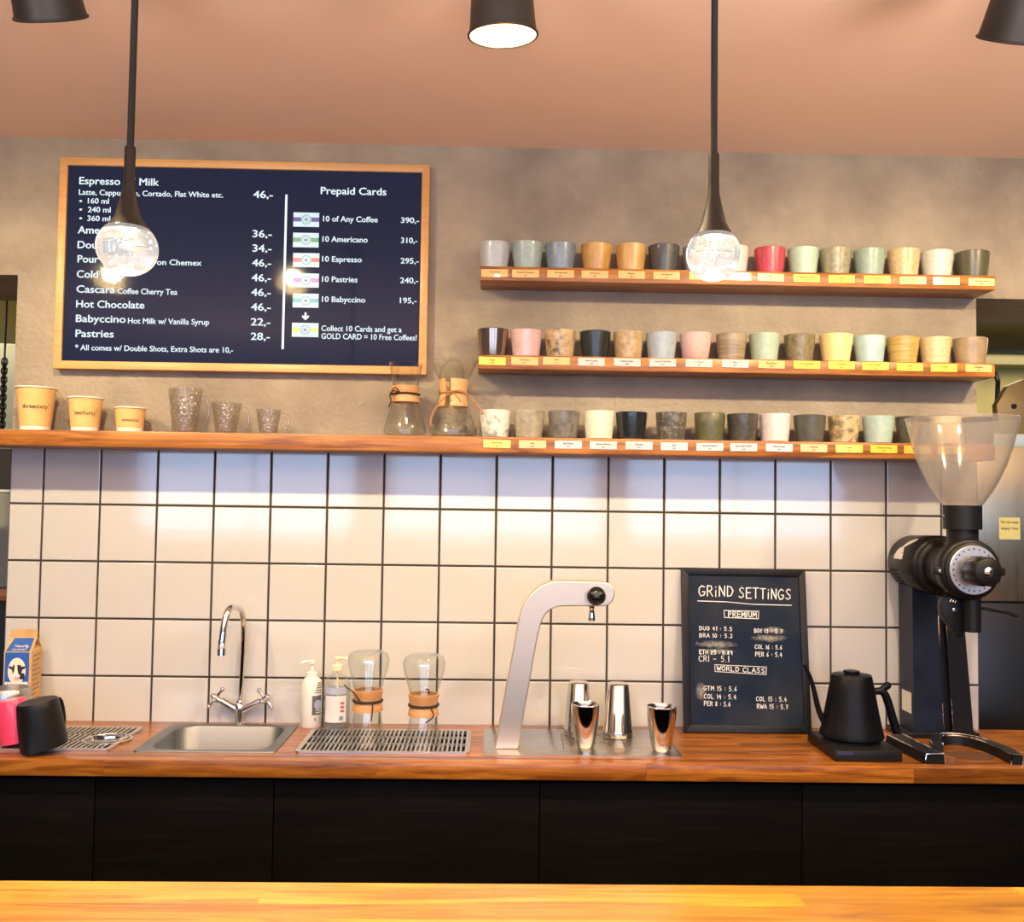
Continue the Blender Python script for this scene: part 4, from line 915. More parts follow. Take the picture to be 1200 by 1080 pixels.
# ------------------------------------------------------------------ chalkboard
C0 = Vector((.503, -.072, CT + .0022)); BW, BH = .338, .432; lean = math.asin(.066/BH)
t = thing('chalkboard', 'black-framed chalkboard of grind settings leaning against the tiles', 'chalkboard', C0); t.rotation_euler = (-lean, math.radians(.35), 0)
b = NB(); fw = .019
for poly in ([(0, 0), (BW, 0), (BW-fw, fw), (fw, fw)], [(0, BH), (fw, BH-fw), (BW-fw, BH-fw), (BW, BH)], [(0, 0), (fw, fw), (fw, BH-fw), (0, BH)], [(BW, 0), (BW, BH), (BW-fw, BH-fw), (BW-fw, fw)]):
    prism(b, poly, -.006, .012, bev=.0012)
obj('frame', b, M['black'], t)
b = NB(); box(b, fw-.001, BW-fw+.001, -.001, .008, fw-.001, BH-fw+.001); slate = obj('slate_panel', b, M['slate'], t, smooth=False)
def cb(zx, zy):                              # point of the close-up of the board -> board coordinates
    v = (zy - (97 + (zx-112)*10/600))/(808 + (zx-112)*(-5)/600)
    xl = 112 + 16*v; xr = 712 + 33*v; u = (zx - xl)/(xr - xl)
    return Vector((u*BW, 0, (1 - v)*BH))
SF = {'A': [[(0, 0), (.45, 1), (.9, 0)], [(.18, .38), (.72, .38)]], 'B': [[(.1, 0), (.1, 1), (.6, .95), (.7, .75), (.5, .55), (.1, .52)], [(.5, .55), (.8, .35), (.65, .05), (.1, 0)]],
 'C': [[(.8, .85), (.5, 1), (.15, .8), (.05, .45), (.2, .1), (.55, 0), (.85, .15)]], 'D': [[(.1, 0), (.1, 1), (.55, .92), (.85, .55), (.6, .1), (.1, 0)]], 'E': [[(.8, 1), (.1, 1), (.1, 0), (.85, 0)], [(.1, .52), (.7, .54)]],
 'G': [[(.8, .86), (.45, 1), (.1, .75), (.05, .35), (.3, 0), (.75, .1), (.85, .42), (.5, .42)]], 'H': [[(.1, 0), (.1, 1)], [(.8, 0), (.8, 1)], [(.1, .5), (.8, .52)]], 'I': [[(.3, 0), (.32, 1)]], 'i': [[(.3, 0), (.32, .62)], [(.32, .85), (.34, .92)]],
 'K': [[(.1, 0), (.1, 1)], [(.8, 1), (.1, .5), (.85, 0)]], 'L': [[(.1, 1), (.1, 0), (.75, .02)]], 'M': [[(.05, 0), (.12, 1), (.45, .35), (.8, 1), (.9, 0)]], 'N': [[(.1, 0), (.1, 1), (.78, .02), (.8, 1)]],
 'O': [[(.45, 1), (.1, .75), (.08, .3), (.4, 0), (.78, .25), (.8, .7), (.45, 1)]], 'P': [[(.1, 0), (.1, 1), (.6, .97), (.75, .72), (.5, .48), (.1, .46)]], 'R': [[(.1, 0), (.1, 1), (.6, .97), (.72, .72), (.5, .5), (.1, .48)], [(.4, .48), (.82, 0)]],
 'S': [[(.78, .88), (.45, 1), (.15, .8), (.35, .55), (.7, .4), (.75, .15), (.4, 0), (.08, .12)]], 'T': [[(0, .98), (.85, 1)], [(.42, 1), (.42, 0)]], 'U': [[(.1, 1), (.12, .25), (.42, 0), (.75, .25), (.78, 1)]], 'W': [[(0, 1), (.2, 0), (.45, .7), (.7, 0), (.95, 1)]],
 '0': [[(.4, 1), (.1, .7), (.1, .3), (.4, 0), (.7, .3), (.7, .7), (.4, 1)]], '1': [[(.2, .75), (.45, 1), (.45, 0)]], '2': [[(.1, .8), (.4, 1), (.7, .75), (.1, 0), (.75, 0)]], '3': [[(.1, .95), (.65, .95), (.35, .58), (.7, .35), (.45, 0), (.08, .1)]], '4': [[(.5, 1), (.08, .4), (.75, .42)], [(.6, .7), (.58, 0)]],
 '5': [[(.7, 1), (.18, 1), (.15, .58), (.55, .6), (.72, .3), (.45, 0), (.1, .08)]], '6': [[(.6, 1), (.2, .6), (.12, .2), (.42, 0), (.7, .25), (.45, .5), (.15, .35)]], '7': [[(.08, 1), (.72, 1), (.3, 0)], [(.22, .5), (.62, .52)]], '8': [[(.42, .54), (.14, .78), (.42, 1), (.68, .78), (.42, .54), (.1, .24), (.42, 0), (.74, .24), (.42, .54)]],
 '9': [[(.68, .7), (.4, .48), (.12, .72), (.4, 1), (.68, .75), (.6, 0)]], ':': [[(.3, .2), (.3, .26)], [(.3, .62), (.3, .68)]], '.': [[(.25, .0), (.27, .06)]], '-': [[(.1, .45), (.6, .47)]], '=': [[(.1, .32), (.6, .33)], [(.1, .58), (.6, .6)]], ' ': []}
CH = -.0016
def stroke(b, pts, r):
    tq = bmesh.new(); pts = [Vector((p.x, CH, p.z)) for p in pts]
    for a, c in zip(pts[:-1], pts[1:]):
        d = c - a
        if d.length < 1e-6: continue
        d.normalize(); n = Vector((-d.z, 0, d.x))*r*(.85 + .3*R.random())
        a2, c2 = a - d*r*.4, c + d*r*.4; tq.faces.new([tq.verts.new(q_) for q_ in (a2 - n, c2 - n, c2 + n, a2 + n)])
    for a in pts: tq.faces.new([tq.verts.new(a + Vector((math.cos(k*math.pi/4)*r, 0, math.sin(k*math.pi/4)*r))) for k in range(8)])
    merge(b, tq)
def chalk(b, s, zx0, zx1, zyb0, zyb1, hpx, r):
    adv = [(.5 if ch in 'Ii1:.' else .62 if ch == ' ' else 1.05 if ch in 'MW' else 1.0) for ch in s]; tot = sum(adv); x = 0
    for ch, a in zip(s, adv):
        for pl in SF.get(ch, []):
            pts = []
            jy = (R.random() - .5)*.06
            for u, v in pl:
                f = (x + u*min(a, 1)*.92)/tot; pts.append(cb(zx0 + (zx1-zx0)*f, zyb0 + (zyb1-zyb0)*f - hpx*(v + jy)))
            stroke(b, pts, r)
        x += a
b = NB()
chalk(b, 'GRiND', 196, 372, 241, 243, 52, .0014); chalk(b, 'SETTiNGS', 390, 652, 248, 258, 52, .0014); stroke(b, [cb(192, 265), cb(330, 269), cb(460, 281), cb(648, 285)], .0010)
chalk(b, 'PREMIUM', 340, 482, 343, 346, 26, .0012)
for pl in ([(320, 312), (488, 316), (487, 353), (322, 347), (320, 312)], [(276, 580), (526, 590), (524, 627), (277, 613), (276, 580)]): stroke(b, [cb(*p_) for p_ in pl], .0008)
chalk(b, 'WORLD CLASS', 286, 522, 608, 620, 22, .0010)
for s, a, c, y, h in (('DUO 41 : 5.5', 200, 364, 410, 19), ('BRA 10 : 5.3', 200, 366, 445, 19), ('ETH 25 : 0.89', 200, 366, 527, 19), ('CRI - 5.1', 198, 350, 563, 28), ('BDI 13 : 5.7', 466, 608, 421, 19), ('COL 16 : 5.6', 470, 606, 500, 19), ('PER 6 : 5.4', 472, 606, 537, 21),
                      ('GTM 15 : 5.6', 222, 388, 704, 21), ('COL 14 : 5.4', 224, 384, 744, 21), ('PER 8 : 5.6', 224, 356, 778, 21), ('COL 15 : 5.4', 476, 628, 754, 21), ('RWA 15 : 5.7', 480, 636, 790, 21)): chalk(b, s, a, c, y, y + 4, h, .00085)
obj('chalk_writing', b, M['chalk'], slate, smooth=False)
for x0_, x1_, y0_, y1_ in ((165, 400, 462, 500), (190, 380, 498, 532), (445, 630, 430, 470), (500, 620, 390, 428), (180, 240, 660, 760)):
    b = NB(); a, c = cb(x0_, y1_), cb(x1_, y0_); tq = bmesh.new()
    tq.faces.new([tq.verts.new(q_) for q_ in ((a.x, CH + .0002, a.z), (c.x, CH + .0002, a.z), (c.x, CH + .0002, c.z), (a.x, CH + .0002, c.z))]); merge(b, tq); obj('chalk_smudge', b, M['smudge'], slate, smooth=False)

# ------------------------------------------------------------------ kettle on its stand
KY = -.235; kp = at(998, 873, KY)
t = thing('kettle_stand', 'flat black electric base under the gooseneck kettle', 'kettle base', (kp.x, KY, CT))
b = NB(); box(b, -.083, .078, -.118, .085, .0, .026, bev=.003); lathe(b, [(0, .031), (.060, .031), (.064, .028), (.064, .026)], 36, c=(-.002, 0, 0)); obj('stand_body', b, M['black'], t)
b = NB(); box(b, -.075, -.040, -.1185, -.1175, .016, .024); obj('display', b, plain('display_violet', (.05, .05, .12), rough=.2), t, smooth=False)
ZK = CT + .0312
t = thing('gooseneck_kettle', 'matt black gooseneck kettle standing on its square base', 'kettle', (kp.x, KY, ZK))
kl = lambda x, y, dy=0.0: (at(x, y, KY + dy).x - kp.x, dy, at(x, y, KY + dy).z - ZK)
hk = kl(998, 790)[2]; b = NB()
lathe(b, [(0, 0), (.072, 0), (.0765, .004), (.0765, .010), (.073, .022), (.0655, hk*.38), (.0545, hk*.78), (.0485, hk - .003), (.047, hk), (.044, hk), (.043, hk - .004), (0, hk - .004)], 48); obj('kettle_body', b, M['kettle_black'], t)
b = NB(); lathe(b, [(0, hk + .001), (.040, hk + .001), (.0425, hk - .001), (.0425, hk - .004)], 40); lathe(b, [(.019, hk + .001), (.020, hk + .008), (.018, hk + .010), (0, hk + .0105)], 32); obj('lid', b, M['kettle_black'], t)
b = NB(); sp = [kl(971, 852), kl(965.5, 845), kl(959.5, 832), kl(955.5, 816), (kl(952.5, 803)), kl(948.5, 791), kl(942.2, 778.5)]
tube(b, smooth_path(sp, 5), [.0085, .0046], 12); obj('spout', b, M['kettle_black'], t)
b = NB(); hp = [kl(1020, 811), kl(1030, 809.5), kl(1036, 812), kl(1040.5, 822), kl(1045, 838), kl(1051, 858)]
tube(b, smooth_path(hp, 6), [.0085, .0112], 14); tube(b, smooth_path([kl(1030, 809.5), kl(1036, 806), kl(1039.5, 802.5)], 4), [.007, .0095], 12); ball(b, kl(1040, 803), .0095, seg=14); obj('handle', b, M['kettle_black'], t)
b = NB(); tube(b, [kl(1013, 810.5, -.012), kl(1020, 810.5, -.006)], .0062, 14); obj('handle_bolt', b, M['chrome'], t)

# ------------------------------------------------------------------ coffee grinder
DY = -.36; dc = at(1143, 668, DY); GX, GZ = dc.x, dc.z
t = thing('coffee_grinder', 'tall black shop coffee grinder with clear hopper beside the kettle', 'coffee grinder', (GX, -.1, CT))
def L(x, y, z): return Vector((x - GX, y + .1, z - CT))
def cyl(b, y0, y1, r0, r1=None, cx=GX, cz=GZ, seg=48, mat=0, bev=.003):
    r1 = r1 or r0; n_ = y0 - y1
    lathe(b, [(0, 0), (r0 - bev, 0), (r0, bev), (r1, n_ - bev), (r1 - bev, n_), (0, n_)], seg, mat=mat, mx=axis_mx(L(cx, y0, cz), (0, -1, 0)))
# column
def tap_col(b, xl0, xr0, xl1, xr1, y0, y1, zt, zb_, mat=0, yt0=None, yt1=None):
    yt0 = y0 if yt0 is None else yt0; yt1 = y1 if yt1 is None else yt1
    loft(b, [[L(xl0, y0, zb_), L(xr0, y0, zb_), L(xr0, y1, zb_), L(xl0, y1, zb_)], [L(xl1, yt0, zt), L(xr1, yt0, zt), L(xr1, yt1, zt), L(xl1, yt1, zt)]], mat, True, True)
zb_ = CT + .0145; ct = GZ - .05
F0 = -.105
X = lambda px, py, Y: at(px, py, Y).x
b = NB(); tap_col(b, X(1071, 855, F0), X(1105, 855, F0), X(1069, 690, F0), X(1098, 690, F0), F0, -.018, ct, zb_, 0)
col = obj('column', b, M['grinder_skylit'], t, smooth=False)
b = NB(); tap_col(b, X(1117, 855, F0), X(1142, 855, F0), X(1106, 690, F0), X(1127, 690, F0), F0 + .004, -.018, ct, zb_, 0); tap_col(b, X(1104, 855, F0), X(1119, 855, F0), X(1097, 690, F0), X(1108, 690, F0), F0 + .014, -.03, ct, zb_, 0)
obj('column_flank', b, M['grinder_black'], t, smooth=False)
b = NB()
for x0_, x1_ in ((1106.2, 1098.5), (1117.4, 1106.6)):
    tube(b, [L(X(x0_, 855, F0 - .001), F0 - .0005, zb_ + .002), L(X(x1_, 720, F0 - .001), F0 - .0005, ct - .02)], .0012, 6)
obj('column_trim', b, M['chrome'], t)
b = NB(); a0 = at(1053, 819, -.03); xs_ = X(1071, 855, F0)
def side(y, z):
    f = (z - zb_)/(ct - zb_); return L(X(1071, 855, F0) + (X(1069, 690, F0) - X(1071, 855, F0))*f - .0012, y, z)
tq = bmesh.new(); tq.faces.new([tq.verts.new(side(y, z)) for y, z in ((-.095, zb_ + .045), (-.035, zb_ + .045), (-.035, zb_ + .10), (-.095, zb_ + .10))]); merge(b, tq)
obj('rating_plate', b, M['badge'], t, smooth=False)
# motor drum, with vents and badge
b = NB(); rd = .0765
cyl(b, -.012, -.185, rd - .004, rd, bev=.010)
cyl(b, -.18, -.196, rd - .010, bev=.003)
drum = obj('motor_housing', b, M['grinder_black'], t, ang=50)
b = NB()
def dr(y, a, off=.0008): return L(GX + (rd - .001 + off)*math.cos(a), y, GZ + (rd - .001 + off)*math.sin(a))
for y0_ in (-.05, -.12):
    for k in range(5):
        a = math.radians(196 + k*8); tube(b, [dr(y0_, a, 0), dr(y0_ - .035, a, 0)], .0016, 6)
obj('vent_slots', b, M['recess'], drum)
b = NB()
def decal(pts):
    tq = bmesh.new(); fc = tq.faces.new([tq.verts.new((u, 0, v)) for u, v in pts]); bmesh.ops.triangulate(tq, faces=[fc])
    for v in tq.verts: u_, v_ = v.co.x, v.co.z; v.co = dr(-.100 - u_, math.radians(152) - v_/rd, .0012)
    merge(b, tq)
decal([(-.030, -.026), (.022, -.026), (.022, -.010), (.016, -.010), (.014, .002), (.004, .010), (-.004, .010), (-.016, .004), (-.024, -.006), (-.026, -.014), (-.030, -.014)])
decal([(-.002, .010), (.006, .006), (.022, .016), (.036, .026), (.044, .036), (.040, .042), (.028, .042), (.014, .034), (.004, .022)])
obj('badge', b, M['badge'], drum, smooth=False)
b = NB(); cyl(b, -.19, -.325, .055, bev=.004); cyl(b, -.30, -.34, .0735, bev=.006); cyl(b, -.338, -.349, .066, bev=.002)
for s in (-1, 1):
    box(b, *(lambda c: (c.x-.012, c.x+.012, c.y-.010, c.y+.012, c.z-.010, c.z+.010))(L(GX + s*.074, -.325, GZ - .004)), bev=.003)
obj('grinding_head', b, M['grinder_black'], t, ang=50)
b = NB()
for s in (-1, 1): lathe(b, [(0, .006), (.004, .005), (.0055, 0)], 16, mx=axis_mx(L(GX + s*.074, -.335, GZ - .004), (0, -1, 0)))
obj('clamp_screw', b, M['chrome'], t)
b = NB(); cyl(b, -.346, -.354, .0585, bev=.0012); dial = obj('grind_dial', b, M['dial'], t, ang=40)
b = NB()
for k in range(24):
    a = 2*math.pi*k/24; lathe(b, [(0, .0006), (.0021 if k % 3 == 0 else .0013, .0006), (.0021, 0)], 10, mx=axis_mx(L(GX + .050*math.cos(a), -.354, GZ + .050*math.sin(a)), (0, -1, 0)))
obj('dial_marks', b, M['ink'], dial)
b = NB(); cyl(b, -.353, -.372, .030, bev=.002)
for k in range(10):
    a = 2*math.pi*k/10; cyl(b, -.366, -.420, .0085, cx=GX + .0275*math.cos(a), cz=GZ + .0275*math.sin(a), seg=16, bev=.002)
cyl(b, -.366, -.424, .033, bev=.004); knob = obj('dial_knob', b, M['black'], t, ang=50)
b = NB(); lathe(b, [(0, .004), (.008, .003), (.0112, .0005), (.0112, -.002)], 24, mx=axis_mx(L(GX, -.4245, GZ), (0, -1, 0))); box(b, *(lambda c: (c.x-.007, c.x+.007, c.y-.0002, c.y+.0006, c.z-.0008, c.z+.0008))(L(GX, -.4287, GZ))); obj('knob_screw', b, M['chrome'], knob)
# hopper
HY = -.297; hz = lambda y: at(1128, y, HY).z
zr, zn0, zn1, zn2 = hz(490), hz(592), hz(620), hz(636); s_ = 1/ppm(HY)
def HP(pr): return [(r_*s_, z_ - zn0) for r_, z_ in pr]
b = NB(); prf = [(21.5, hz(592)), (28, hz(583)), (33.5, hz(575)), (41, hz(561)), (48, hz(545)), (54, hz(527)), (59, hz(507)), (62, hz(494)), (63.2, hz(490.5)), (62.4, hz(489.8)), (60.6, hz(494)), (57.8, hz(507)), (52.8, hz(527)), (46.8, hz(545)), (39.8, hz(561)), (32.3, hz(575)), (26.8, hz(583)), (20.5, hz(592))]
lathe(b, HP(prf), 56, c=L(GX, HY, zn0)); obj('hopper', b, M['hopper'], t)
b = NB(); lathe(b, [(0, 0), (21.5*s_, 0), (21.5*s_, zn1-zn0), (17.5*s_, zn1-zn0), (17.5*s_, zn2-zn0-.02), (0, zn2-zn0-.02)], 40, c=L(GX, HY, zn0)); hc_ = obj('hopper_collar', b, M['black'], t, ang=30)
b = NB()
for px_, py_ in ((1137, 607), (1134, 627)):
    q_ = at(px_, py_, HY - .04); lathe(b, [(0, .0015), (.0022, .001), (.003, -.002)], 10, mx=axis_mx(L(q_.x, HY - (.041 if py_ < 620 else .0335), q_.z), (0, -1, 0)))
q_ = L(GX - 21.5*s_, HY, at(1110, 604, HY).z); tube(b, [q_ + Vector((-.006, -.003, 0)), q_ + Vector((.004, -.003, 0))], .0013, 6)
obj('collar_screw', b, M['chrome'], hc_)
# outlet, bag clamp, lever
b = NB(); xo = at(1139, 720, -.315).x; zo0, zo1 = at(1139, 695, -.315).z, at(1139, 740, -.315).z
lathe(b, [(.0, zo1-zo0), (.016, zo1-zo0), (.0205, zo1-zo0), (.0205, 0), (0, 0)], 32, c=L(xo, -.315, zo0)); obj('outlet_spout', b, M['grinder_black'], t, ang=30)
b = NB(); cp = lambda x, y: (at(x, y, -.30).x - GX, at(x, y, -.30).z - CT)
prism(b, [cp(*a) for a in ((1106, 699), (1128, 697), (1127, 716), (1130, 732), (1127, 746), (1121, 748), (1113, 733), (1104, 722), (1103, 710))], -.205, -.175, bev=.003); obj('bag_clamp', b, M['grinder_black'], t, ang=30)
b = NB(); q_ = cp(1117, 714); lathe(b, [(0, .004), (.005, .003), (.006, 0)], 16, mx=axis_mx((q_[0], -.205, q_[1]), (0, -1, 0)))
for i in range(3):
    q_ = cp(1113 + i*3, 703 + .5*i); tube(b, [(q_[0]-.002, -.2055, q_[1]-.003), (q_[0]+.002, -.2055, q_[1]+.003)], .0013, 6)
obj('clamp_bolt', b, M['chrome'], t)
b = NB(); prism(b, [cp(*a) for a in ((1146, 708), (1165, 712), (1182, 715), (1192, 719), (1196, 723), (1193, 724), (1184, 720), (1165, 717), (1146, 713))], -.195, -.18, bev=.002); obj('lever', b, M['black'], t, ang=30)
# base frame: two feet and the back bridge
b = NB(); zf = .030
def bar_path(b, pts, wdt, h_, mat=0, trim=None):
    sp_ = smooth_path(pts, 6); loops = []
    for i, p_ in enumerate(sp_):
        d = (sp_[min(i+1, len(sp_)-1)] - sp_[max(i-1, 0)]); d.z = 0; d.normalize(); n = Vector((-d.y, d.x, 0))
        loops.append([p_ + n*wdt*.5, p_ + n*wdt*.42 + Vector((0, 0, h_)), p_ - n*wdt*.42 + Vector((0, 0, h_)), p_ - n*wdt*.5])
    loft(b, [[tuple(v) for v in lp] for lp in loops], mat, True, True)
    if trim:
        for s_i in (1, 2): tube(b, [lp[s_i] for lp in loops], .0019, 6, mat=trim)
        tube(b, [loops[-1][0], loops[-1][1], loops[-1][2], loops[-1][3]], .0016, 6, mat=trim)
fa, fb = atz(1049, 863, CT + .018), atz(1096, 886, CT + .018)
bar_path(b, [L(fa.x, fa.y, CT), L((fa.x*2+fb.x)/3, (fa.y*2+fb.y)/3, CT), L((fa.x+fb.x*2)/3, (fa.y+fb.y*2)/3, CT), L(fb.x, fb.y, CT)], .052, .024, 0, 1)
obj('foot', b, [M['grinder_black'], M['chrome']], t, ang=30)
b = NB(); pts = [atz(x, y, CT + .012) for x, y in ((1099, 877), (1096, 870), (1104, 866), (1126, 866.5), (1148, 871), (1170, 879), (1192, 890))]
bar_path(b, [L(p_.x, p_.y, CT) for p_ in pts], .028, .024, 0, 1); obj('foot', b, [M['grinder_black'], M['chrome']], t, ang=30)
b = NB(); box(b, *(lambda a, c: (a.x, c.x, a.y, c.y, 0, .0146))(L(X(1068, 855, F0) - .03, F0 - .006, 0), L(X(1142, 855, F0) + .012, -.012, 0)), bev=.003); obj('base_plate', b, M['grinder_black'], t, ang=30)
# spilled grounds in the ring
b = NB(); tq = bmesh.new(); cg = atz(1137, 885, CT); ring = []
ce = tq.verts.new((cg.x, cg.y, CT + .004))
for k in range(40):
    a = 2*math.pi*k/40; rr = 1 + .06*math.sin(3*a) + .04*math.sin(7*a); ring.append((tq.verts.new((cg.x + .058*rr*.75*math.cos(a), cg.y + .045*rr*.75*math.sin(a), CT + .0035)), tq.verts.new((cg.x + .058*rr*math.cos(a), cg.y + .045*rr*math.sin(a), CT + .0003))))
for k in range(40):
    a, c = ring[k], ring[(k+1) % 40]; tq.faces.new((ce, a[0], c[0])); tq.faces.new((a[0], a[1], c[1], c[0]))
bmesh.ops.recalc_face_normals(tq, faces=tq.faces); merge(b, tq)
o = obj('coffee_grounds', b, M['grounds']); o['kind'] = 'stuff'; tag(o, 'dark brown coffee grounds spilled on the worktop below the grinder', 'coffee grounds')

# ------------------------------------------------------------------ pendants and spotlights
def pendant(px, py, r, label, top_px, sz, lop):
    Y = -1.2; p = at(px, py, Y); t = thing('pendant_lamp', label, 'pendant lamp', (p.x, Y, p.z), 0, 'glass ball pendants over the bar')
    H = CEIL - p.z; zt = at(px, top_px, Y).z - p.z
    b = NB(); tube(b, [(0, 0, zt - .01), (0, 0, H - .02)], .0052, 10); obj('cord', b, M['cord_black'], t)
    b = NB(); lathe(b, [(0, H), (.045, H), (.045, H - .016), (.010, H - .022), (0, H - .022)], 32); obj('ceiling_rose', b, M['lamp_black'], t)
    z0 = r*sz*.58; hr_ = r*.80
    b = NB(); lathe(b, [(0, zt), (.0075, zt), (.0082, zt - .004), (.0082, zt*.72), (.0088, zt*.60), (.0125, zt*.48), (.019, z0 + (zt-z0)*.18), (hr_*.86, z0 + .006), (hr_, z0 - .001), (hr_*.95, z0 - .002), (0, z0 + .004)], 36); obj('holder', b, M['holder_brown'], t, ang=60)
    b = NB(); ball(b, (0, 0, 0), r, seg=40, sz=sz)
    for v in b.verts: v.co.x += lop*max(0, -v.co.z)*.25; v.co.z -= lop*.10*v.co.x
    g = obj('glass_ball', b, M['crystal'], t)
    b = NB(); lathe(b, [(0, -r*sz*.90), (r*.20, -r*sz*.88), (r*.36, -r*sz*.82), (r*.42, -r*sz*.775), (r*.36, -r*sz*.76), (0, -r*sz*.76)], 28); obj('glow_cap', b, M['lens'], g)  # added glowing cap for the LED light gathering at the ball's bottom
    b = NB(); rr_ = random.Random(int(px))
    for k in range(60):
        d = Vector((rr_.gauss(0, 1), rr_.gauss(0, 1), rr_.gauss(0, 1))).normalized()*r*.74*(rr_.random()**.4); ball(b, (d.x, d.y, d.z*sz - .002), .0006 + .0009*rr_.random(), seg=8)
    obj('air_bubbles', b, M['bubble'], g)
    b = NB(); lathe(b, [(0, z0 - .009), (.008, z0 - .0085), (.008, z0 - .003), (0, z0 - .003)], 20); obj('led', b, M['led'], t)
    l = bpy.data.lights.new('pendant_light', 'SPOT'); l.energy = 12; l.color = (1, .74, .42); l.shadow_soft_size = .03; l.spot_size = math.radians(120); l.spot_blend = .6
    o = bpy.data.objects.new('pendant_light', l); COL.objects.link(o); o.location = (p.x, Y, p.z - r*sz - .035)
M['bubble'] = plain('bubble', (1, 1, 1), rough=.05, emit=(1, .97, .9), es=.5)
M['lens'] = plain('glow_cap', (1, 1, 1), rough=.3, emit=(1, .96, .88), es=2.2)  # emission imitating focused LED light; the lamp has no such lens
pendant(149, 290.5, .0450, 'glass ball pendant lamp hanging in front of the menu screen', 172, .93, .14)
pendant(836, 298, .0412, 'glass ball pendant lamp hanging in front of the cup ledges', 180, 1.0, 0)
def spotlamp(cx_, Y, zc, aim, label, rim=.0585, watt=LAMP_W):
    """shade opening centred at (cx_, Y, zc), looking along aim"""
    aim = Vector(aim).normalized(); o0 = Vector((cx_, Y, zc)); back = o0 - aim*.15
    t = thing('spotlight', label, 'spotlight', (cx_, back.y, CEIL), 0, 'black ceiling spotlights')
    loc = lambda v: v - Vector((cx_, back.y, CEIL))
    b = NB(); mx = axis_mx(loc(o0), -aim)
    lathe(b, [(rim, 0), (rim*.96, .02), (rim*.82, .13), (rim*.70, .150), (0, .152)], 44, mx=mx); lathe(b, [(rim - .002, .0005), (rim*.93, .02), (rim*.79, .125), (0, .128)], 44, mat=1, mx=mx)
    obj('shade', b, [M['lamp_black'], M['lamp_inside']], t, ang=60)
    b = NB(); pts = [mx @ Vector((rim*math.cos(a), rim*math.sin(a), .001)) for a in [2*math.pi*k/44 for k in range(44)]]; tube(b, pts, .0026, 8, closed=True); obj('rolled_rim', b, M['lamp_black'], t)
    b = NB(); ball(b, mx @ Vector((0, 0, .070)), .024, seg=20); obj('bulb', b, M['bulb_glow'], t)
    b = NB(); tube(b, [mx @ Vector((0, 0, .150)), (0, 0, -.01)], .007, 10); lathe(b, [(0, 0), (.045, 0), (.045, -.014), (0, -.018)], 28); obj('ceiling_mount', b, M['lamp_black'], t)
    spot_light(o0 - aim*.035, aim, watt)
SYP = -1.03
for px, py, th, ax, lab in ((60, 21, 57, .03, 'black spotlight at top left, its lower rim hanging into view'), (589.5, 42, 84, .04, 'black spotlight at top centre showing its lit cream inside'), (1187, 47, 57, -.03, 'black spotlight at top right corner of the view')):
    p = at(px, py, SYP); a = math.radians(th); spotlamp(p.x, SYP, p.z, (ax, math.cos(a), -math.sin(a)), lab, watt=LAMP_W*(.60 if th > 80 else 1))
zsp = at(60, 21, SYP).z
spotlamp(-1.45, SYP, zsp, (.05, math.cos(1.0), -math.sin(1.0)), 'black spotlight beyond the left edge of the view')
spotlamp(1.58, SYP, zsp, (-.05, math.cos(1.0), -math.sin(1.0)), 'black spotlight beyond the right edge of the view')

# ------------------------------------------------------------------ glimpses of the back room
FYB = .40
p0, p1, p2 = at(1149, 520, FYB), at(1149, 704, FYB), at(1149, 850, FYB)
t = thing('refrigerator', 'tall steel refrigerator behind the grinder at the right edge', 'refrigerator', (1.85, .75, 0))
b = NB(); box(b, 1.36 - 1.85, .50, FYB - .75 + .02, .34, 0, p0.z - .005, bev=.004); obj('cabinet', b, M['black'], t)
b = NB(); box(b, 1.36 - 1.85, .50, FYB - .75 - .002, FYB - .75 + .02, p1.z, p0.z - .006, bev=.003); dr_ = obj('door', b, M['fridge_steel'], t)
b = NB(); box(b, 1.36 - 1.85, .50, FYB - .75 - .002, FYB - .75 + .02, .08, p1.z - .006, bev=.003); obj('door', b, plain('dark_door', (.012, .010, .008), rough=.3), t)
b = NB(); pa, pb = at(1170, 606, FYB), at(1195, 632, FYB); box(b, pa.x - 1.85, pb.x - 1.85, FYB - .7535, FYB - .7515, pb.z, pa.z)
fnn = lambda u, v: Vector((u - 1.85, FYB - .7539, v))
for i, s in enumerate(('Do not stop', 'empty / low')): text(b, s, fnn, (pa.x+pb.x)/2, (pb.x-pa.x)*.8, pa.z - .018 - i*.020, .008, 1, bold=.02, center=True)
obj('note', b, [plain('note_paper', A(232, 206, 130), rough=.7), M['ink']], dr_, smooth=False)
t = thing('worktop_oven', 'pale blue-edged steel appliance on top of the refrigerator', 'appliance', (1.85, .72, p0.z - .004))
pa = at(1175, 505, .46); pb = at(1175, 521, .46); hh = pa.z - pb.z
b = NB(); box(b, -.44, .40, -.24, .2, .0005, hh, bev=.006); obj('housing', b, M['pale_blue'], t)
b = NB(); q_ = at(1186, 516, .47); lathe(b, [(.006, 0), (.009, .002), (.009, 0)], 16, mx=axis_mx((q_.x - 1.85, -.241, hh*.5), (0, -1, 0))); obj('dial', b, M['ink'], t)
